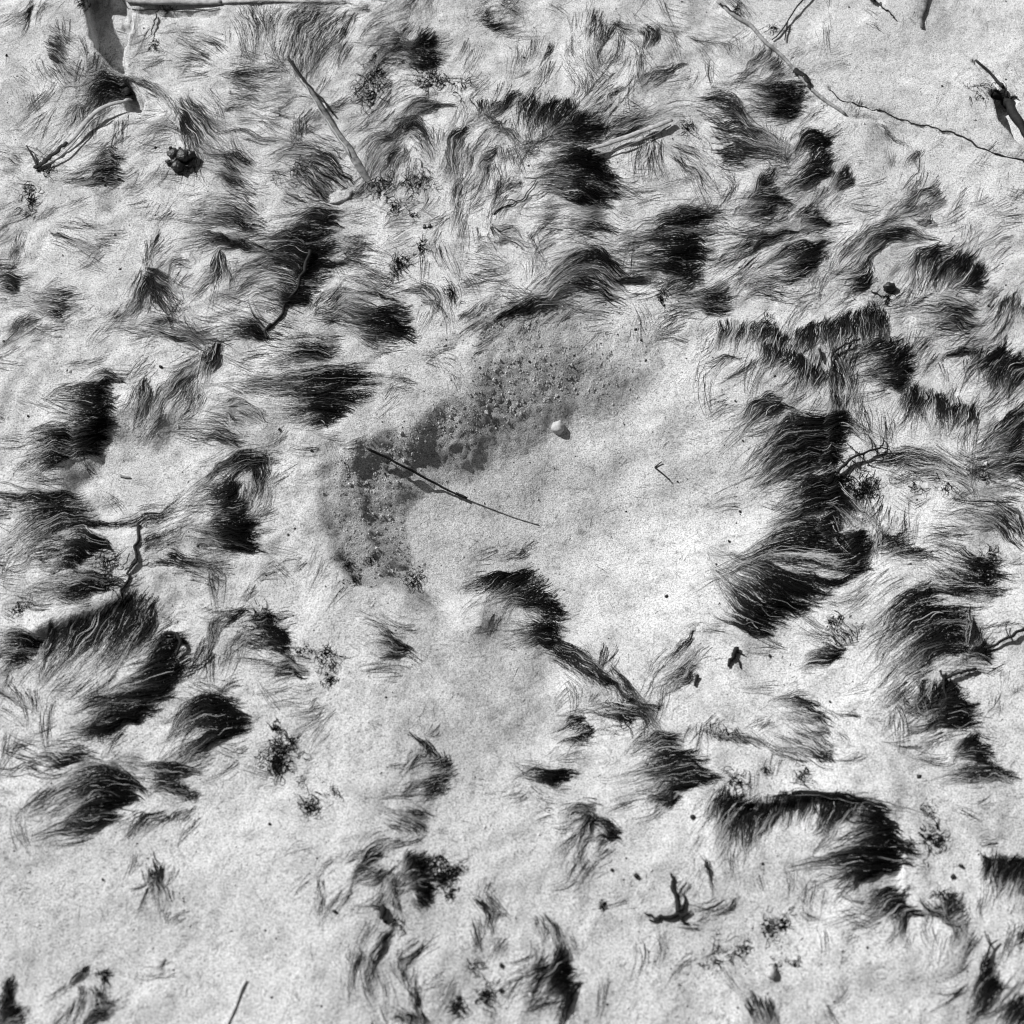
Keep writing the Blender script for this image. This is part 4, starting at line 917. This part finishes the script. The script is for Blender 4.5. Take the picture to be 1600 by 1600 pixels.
twig('star_rootlet', 'black rootlet sprouting from the top of the black star shaped tuft', 'root',
     [('stem', "1524,1046 1506,1052 1490,1058 1476,1064", 5, 4, (0.003, 0.004), dict(wob=3)), ('branch', "1476,1064 1470,1058 1468,1050", 5, 3, (0.004, 0.004), dict(n_=8)), ('branch', "1474,1064 1474,1078 1478,1094", 4, 3, (0.004, 0.003), dict(wob=2, n_=10))])
twig('branched_twig', 'black branched twig standing on bare silt, bottom right of the middle', 'twig',
     [('stem', "1050,1366 1052,1384 1056,1402 1061,1424", 5, 7, (0.002, 0.002, 0.002), dict(wob=5, prof=(0.7, 1, 0.8, 1.1))),
      ('left_arm', "1062,1428 1046,1432 1026,1434 1008,1428", 7, 2, (0.002, 0.002, 0.001), dict(wob=6)), ('right_arm', "1058,1430 1070,1432 1080,1424", 7, 2.5, (0.002, 0.002), dict(wob=4, n_=12)),
      ('spur', "1064,1424 1070,1410 1068,1398", 5, 2, (0.003, 0.002), dict(n_=10)), ('spur', "1062,1432 1068,1442 1076,1444", 6, 2, (0.002, 0.001), dict(n_=10)), ('spur', "1026,1434 1024,1440 1014,1438", 4, 2, (0.002, 0.001), dict(n_=8))])
twig('fork_sprig', 'small forked black sprig rising from the bottom right tuft', 'twig',
     [('stem', "1536,1508 1541,1494 1545,1480", 4, 2.6, (0.003, 0.004), dict(n_=12)), ('prong', "1545,1480 1540,1468 1537,1456", 2.4, 1.4, (0.004, 0.003), dict(n_=8)), ('prong', "1545,1480 1552,1474 1558,1470", 2.8, 1.6, (0.004, 0.003), dict(n_=8))])
twig('hook_rootlet', 'small black hooked rootlet under the big black skirt tuft', 'root',
     [('stem', "1150,1014 1146,1026 1140,1034 1138,1042", 8, 4, (0.003, 0.002), dict(wob=2, n_=14)), ('branch', "1148,1026 1154,1034 1157,1044", 4, 2, (0.002, 0.001), dict(n_=8)), ('branch', "1146,1018 1158,1022 1164,1024", 3, 1.5, (0.002, 0.001), dict(n_=8))])
twig('short_splinter', 'short black splinter below the hooked rootlet', 'splinter', [('splinter', "1090,1056 1087,1064 1085,1072", 6, 3, (0.002, 0.002), dict(n_=8))])
twig('bean_twig', 'black bean shaped bit of twig in the bottom middle cluster', 'twig',
     [('bean', "598,1416 599,1426 596,1438", 9, 8, (0.003, 0.003), dict(n_=12, prof=(0.7, 1.1, 1, 0.7))), ('stalk', "597,1420 589,1418 580,1416", 4, 2, (0.003, 0.002), dict(n_=8))])
twig('heap_twig', 'short black twig end sticking out of the black heap, lower left', 'twig', [('twig', "258,994 276,996 283,1008 276,1028", 7, 4, (0.007, 0.008, 0.004), dict(wob=2))])
twig('silt_rootlet', 'thin dark rootlet crossing the silt above the black wedge', 'root',
     [('stem', "770,334 786,324 808,317 822,304 838,284", 2.6, 1.6, (0.001, 0.002), dict(wob=4, n_=30)), ('branch', "808,317 798,312 790,314", 1.6, 1.0, (0.001, 0.001), dict(n_=8))])
twig('loop_rootlet', 'thin dark loop of rootlet in the shaggy brow at right', 'root', [('loop', "1362,455 1372,462 1386,466 1382,474 1388,478", 2.4, 1.6, (0.001, 0.002), dict(wob=2))])
twig('short_straw', 'short grey bit of straw lying in the left hollow', 'straw', [('straw', "188,744 196,746 204,747", 4.5, 3.5, (0.001, 0.001), dict(mat='darkreed', n_=8, flatten=0.6))])
twig('thin_rootlet', 'thin dark rootlet at the lower right of the black heap', 'root', [('stem', "332,1022 318,1036 304,1046 290,1056", 2.6, 1.8, (0.002, 0.002), dict(wob=3))])

# stones, clods and lumps
def lump(name, label, cat, u, v, w, hgt, mat, sink=0.25, seed=0, rough=0.12, parent=None, aspect=1.0, rot=0.0, sub=3, pbase=None, zup=0.0):
    import bmesh
    bm = bmesh.new()
    bmesh.ops.create_icosphere(bm, subdivisions=sub, radius=1.0)
    P = on(np.array(u), np.array(v))
    rx = w * PXM / 2; rz = hgt * PXM / 2
    for vt in bm.verts:
        c = np.array(vt.co)
        k = 1 + rough * float(perlin(np.array(c[0] * 1.7 + seed), np.array(c[1] * 1.7 + c[2] * 1.3))) * 2 + rough * 0.6 * float(perlin(np.array(c[0] * 4 + seed), np.array(c[1] * 4 - c[2] * 3)))
        vt.co = Vector(c * k)
        vt.co.x *= rx; vt.co.y *= rx * aspect; vt.co.z *= rz
    bmesh.ops.rotate(bm, verts=bm.verts, cent=(0, 0, 0), matrix=Matrix.Rotation(rot, 3, 'Z'))
    me = bpy.data.meshes.new(name)
    bm.to_mesh(me); bm.free()
    for pg in me.polygons: pg.use_smooth = True
    me.materials.append(M[mat])
    o = bpy.data.objects.new(name, me)
    COL.objects.link(o)
    P = P + np.array([0, 0, rz * (1 - 2 * sink) + zup])
    if parent is not None:
        o.parent = parent; o.location = P - pbase
    else:
        o.location = P
        tag(o, label, cat)
    return o

lump('pebble', 'round white pebble in the central hollow', 'pebble', 872, 668, 22, 20, 'pebble', 0.5, 3, 0.08, aspect=1.15)
lump('pebble', 'pale half buried pebble with a dark shadow, near the bottom right', 'pebble', 1205, 1520, 13, 15, 'sand', 0.35, 8, 0.08, aspect=1.4)
lump('flat_stone', 'small flat pale stone slab left of the two black seeds', 'stone', 528, 306, 52, 8, 'sand', 0.6, 12, 0.16, aspect=0.7, rot=0.4)
lump('dark_snail', 'small dark rounded lump like a snail on silt, upper right', 'lump', 1389, 452, 22, 18, 'clod', 0.2, 21, 0.12, aspect=0.8)
cb = on(np.array(284.0), np.array(254.0))
clod = tag(empty('shiny_clod', cb), 'shiny black lumpy clod near the upper left', 'clod')
for i, (u, v, w, h_) in enumerate([(272, 246, 24, 20), (288, 250, 28, 24), (298, 248, 22, 20), (280, 264, 24, 20), (268, 236, 10, 12), (264, 256, 11, 10), (282, 236, 10, 10), (296, 260, 14, 12), (274, 256, 14, 16)]):
    lump('nodule', None, None, u, v, w, h_, 'clod', 0.15, 30 + i * 3, 0.28, clod, pbase=cb, sub=2)
for i, (u, v) in enumerate([(663, 355), (671, 354)]):
    lump('black_seed', ['black oval seed on pale silt, left one of the pair', 'black oval seed on pale silt, right one of the pair'][i], 'seed', u, v, 5.5, 6, 'clod', 0.1, i, 0.05, aspect=1.9, rot=-0.3, sub=2)['group'] = 'pair of black seeds'
SPOT = [("G", 475, 932, 10, "lone dark speck on bare silt below the lowest oval black tuft"), ("G", 1550, 1080, 14, "lone dark bead on bare silt left of the bottom middle cluster"), ("G", 1248, 675, 12, "dark bead left of the star shaped root tangle"), ("D", 1293, 418, 14, "dark bead on the silt above the arch right of the left hollow"),
        ("D", 1441, 516, 12, "dark bead on the silt left of the central hollow"), ("D", 130, 357, 12, "dark bead left of the tall jet black rim tuft"), ("F", 235, 935, 14, "dark bead on the bright silt, upper of two left of the big black skirt"), ("F", 175, 1040, 9, "dark bead on the bright silt, lower of two left of the big black skirt"),
        ("F", 422, 1465, 11, "dark bead right of the hooked rootlet"), ("F", 285, 798, 12, "dark bead left of the black waist tuft"), ("F", 262, 287, 11, "dark bead above the dark plume pointing left"), ("H", 1375, 915, 20, "dark grain above left of the black branched twig, larger of two"), ("H", 1262, 887, 14, "dark grain above left of the black branched twig, smaller of two"),
        ("H", 750, 1330, 18, "dark crumb in the bottom middle, upper of two"), ("H", 750, 1445, 18, "dark crumb in the bottom middle, lower of two"), ("I", 66, 642, 20, "dark crumb left of the lower right brow tuft"), ("I", 702, 108, 10, "dark speck at the tip of the grey leaf shaped tuft"), ("E", 880, 105, 12, "dark bead in the crust above the central hollow"),
        ("E", 650, 132, 9, "dark seed on the silt left of the upper crust"), ("E", 1515, 1188, 14, "small grey knob on the bright silt right of the claw tuft"), ("B", 855, 268, 12, "black bead right of the feathery top tuft"), ("C", 1220, 400, 12, "dark bead on the upper right silt plain"), ("D", 745, 130, 16, "dark bead above the grey slanting hairs"),
        ("I", 1308, 870, 16, "dark crumb left of the hanging tuft at the right edge"), ("I", 1270, 920, 18, "flat dark crumb just below the crumb beside the hanging edge tuft")]
for i, (tl, x, y, w, lab) in enumerate(SPOT):
    u, v = pts(tl, f"{x},{y}")[0]
    lump('dark_bead', lab, 'crumb', u, v, w * 0.34, w * 0.28, 'crumb', 0.15, 50 + i, 0.18, aspect=random.uniform(0.8, 1.4), rot=random.uniform(0, 3), sub=2)['group'] = 'dark beads and crumbs on the silt'

# tangles of short black rootlets
def tangle(tile, blobs, label):
    allp = [pts(tile, f"{x},{y}")[0] for x, y, r, n_ in blobs]
    base = on(*[np.array(c) for c in np.mean(allp, 0)])
    root = tag(empty('root_tangle', base), label, 'root tangle', 'tangles of short black rootlets')
    for (x, y, r, n_), c in zip(blobs, allp):
        r = r * 0.3375; m_ = 9
        a0 = rng.uniform(0, 6.28, n_); q = c + (rng.normal(0, 0.5, (n_, 2)) * r * np.array([0.9, 1.0]))
        X = np.zeros((n_, m_, 2)); X[:, 0] = q
        k = rng.normal(0, 0.16, n_)
        sl = rng.uniform(0.03, 0.13, n_) * r + 0.4
        for j in range(1, m_):
            X[:, j] = X[:, j - 1] + np.stack([np.cos(a0), np.sin(a0)], -1) * sl[:, None]
            a0 = a0 + k + rng.normal(0, 0.42, n_)
        P = on(X[..., 0], X[..., 1])
        P[..., 2] += 0.0004 + rng.uniform(0.0004, 0.0035, (n_, 1)) * np.sin(np.linspace(0.2, 3.0, m_))[None]
        R = rng.uniform(0.0002, 0.0006, (n_, 1)) * np.linspace(1.1, 0.4, m_)[None]
        V, F, ns = strands(P, R, 3)
        o = mesh('rootlet_clump', V - base, F, 'fibre', root, dust=np.repeat(np.repeat(rng.uniform(0, 0.2, n_), m_), ns))
        o['kind'] = 'stuff'
        nb = n_ // 3 + 2
        g_ = c + rng.normal(0, 0.36, (nb, 2)) * r * np.array([0.8, 1.0])
        V, F = crumbs(g_[:, 0], g_[:, 1], rng.gamma(1.6, 0.0004, nb) + 0.0004)
        o = mesh('crumb_clump', V - base, F, 'crumb', root, smoothf=False)
        o['kind'] = 'stuff'
TG = [("B", [(130, 400, 80, 60), (175, 340, 45, 26), (165, 280, 25, 14)], "black root tangle below the jet black top tuft, left"),
      ("B", [(400, 360, 60, 40), (480, 380, 40, 18), (560, 400, 60, 22)], "loose black root tangle below the jet black top tuft, right"),
      ("B", [(200, 860, 55, 46), (330, 850, 70, 30), (400, 830, 50, 24)], "dark root tangle at the lower end of the long straight reed"),
      ("B", [(260, 965, 40, 30), (340, 1000, 25, 10)], "small dark tangle below the long straight reed"),
      ("B", [(275, 1220, 50, 45), (380, 1150, 36, 20), (260, 1270, 30, 16)], "dark tangle below the two black seeds"),
      ("B", [(520, 1370, 36, 16), (500, 1340, 30, 10)], "thin tangle between the pale knob hook and the thin spray"),
      ("B", [(1495, 1375, 34, 24)], "little black tangle below the dense black striped mass"),
      ("C", [(38, 590, 34, 30)], "small black tangle left of the large black combed tuft"),
      ("C", [(440, 130, 20, 16), (270, 60, 30, 12)], "tiny dark tangle at the top of the diagonal root"),
      ("C", [(1480, 430, 45, 26), (1390, 420, 50, 18)], "crumbly dark tangle beside the black stick at the right edge"),
      ("C", [(880, 1440, 40, 24), (400, 1480, 40, 14), (970, 1390, 26, 10)], "dark tangle on the shaggy brow, right of the silt crust"),
      ("A", [(1400, 790, 55, 40), (1280, 830, 36, 10)], "dark tangle inside the swirl under the long straight reed"),
      ("A", [(145, 930, 45, 26), (130, 870, 26, 12), (230, 800, 35, 12)], "dark crumbly tangle below the leftmost reed blade"),
      ("A", [(715, 210, 30, 22), (770, 45, 30, 18), (380, 15, 35, 30)], "dark bits beside the top left grey pit"),
      ("D", [(500, 1040, 80, 34), (90, 1260, 60, 16)], "thin rootlets left of the black vertical rootlet"),
      ("D", [(1200, 1300, 60, 26), (1510, 1470, 60, 40), (1400, 1440, 30, 12)], "small black tangle right of the black drop tuft"),
      ("E", [(350, 1115, 40, 32), (40, 1050, 26, 18), (70, 1110, 26, 16), (145, 1030, 26, 14)], "small dark tangle below the central hollow's left wall"),
      ("F", [(850, 690, 60, 50), (790, 660, 40, 20), (900, 700, 60, 20)], "dark tangle under the forked black rootlet"),
      ("F", [(1100, 690, 50, 10), (1240, 680, 50, 14), (1410, 640, 40, 12)], "thin looping rootlets on the pale combed field"),
      ("F", [(1400, 1060, 70, 50), (1450, 1010, 50, 24)], "dark tangle inside the tuft above the large oval mat"),
      ("F", [(720, 1320, 45, 26), (720, 1300, 26, 14)], "small dark tangle above the dark wavy tuft"),
      ("G", [(1290, 350, 90, 80), (1275, 235, 30, 18), (1280, 410, 50, 50), (1350, 290, 36, 20)], "black crumbly tangle right of the black comet tuft"),
      ("G", [(1440, 590, 60, 46), (1390, 480, 25, 8), (1550, 530, 40, 10)], "star shaped black root tangle on the bare silt"),
      ("G", [(485, 1370, 30, 24), (1525, 10, 36, 24)], "tiny black tangle above the bottom left grey tuft"),
      ("H", [(490, 920, 60, 60), (545, 885, 36, 26), (430, 860, 60, 34), (510, 990, 40, 20)], "black knotted tangle right of the black curved tuft"),
      ("H", [(540, 1520, 40, 40), (680, 1470, 45, 50), (630, 1340, 40, 16)], "dark crumbly tangle in the bottom middle"),
      ("H", [(1320, 150, 80, 40), (1220, 1060, 40, 12), (260, 1130, 40, 18)], "dark curls over the end of the claw's trailing streak"),
      ("I", [(485, 1130, 40, 30), (430, 1190, 40, 12), (410, 1140, 50, 14)], "small star tangle left of the dark brush tuft"),
      ("I", [(1150, 740, 80, 26), (1140, 610, 40, 14), (1200, 760, 40, 20)], "thin rootlets right of the large jet black mass"),
      ("I", [(570, 450, 40, 26), (270, 480, 60, 26), (400, 425, 25, 10)], "dark crumbs above the straight black crest"),
      ("I", [(1240, 1040, 60, 24), (1210, 1010, 40, 14)], "dark tangle inside the ring of strands"),
      ("I", [(180, 1310, 70, 24), (290, 1250, 50, 18), (540, 1320, 30, 12), (460, 1330, 30, 10)], "faint dark curls around the half buried pebble")]
for a_ in TG: tangle(*a_)
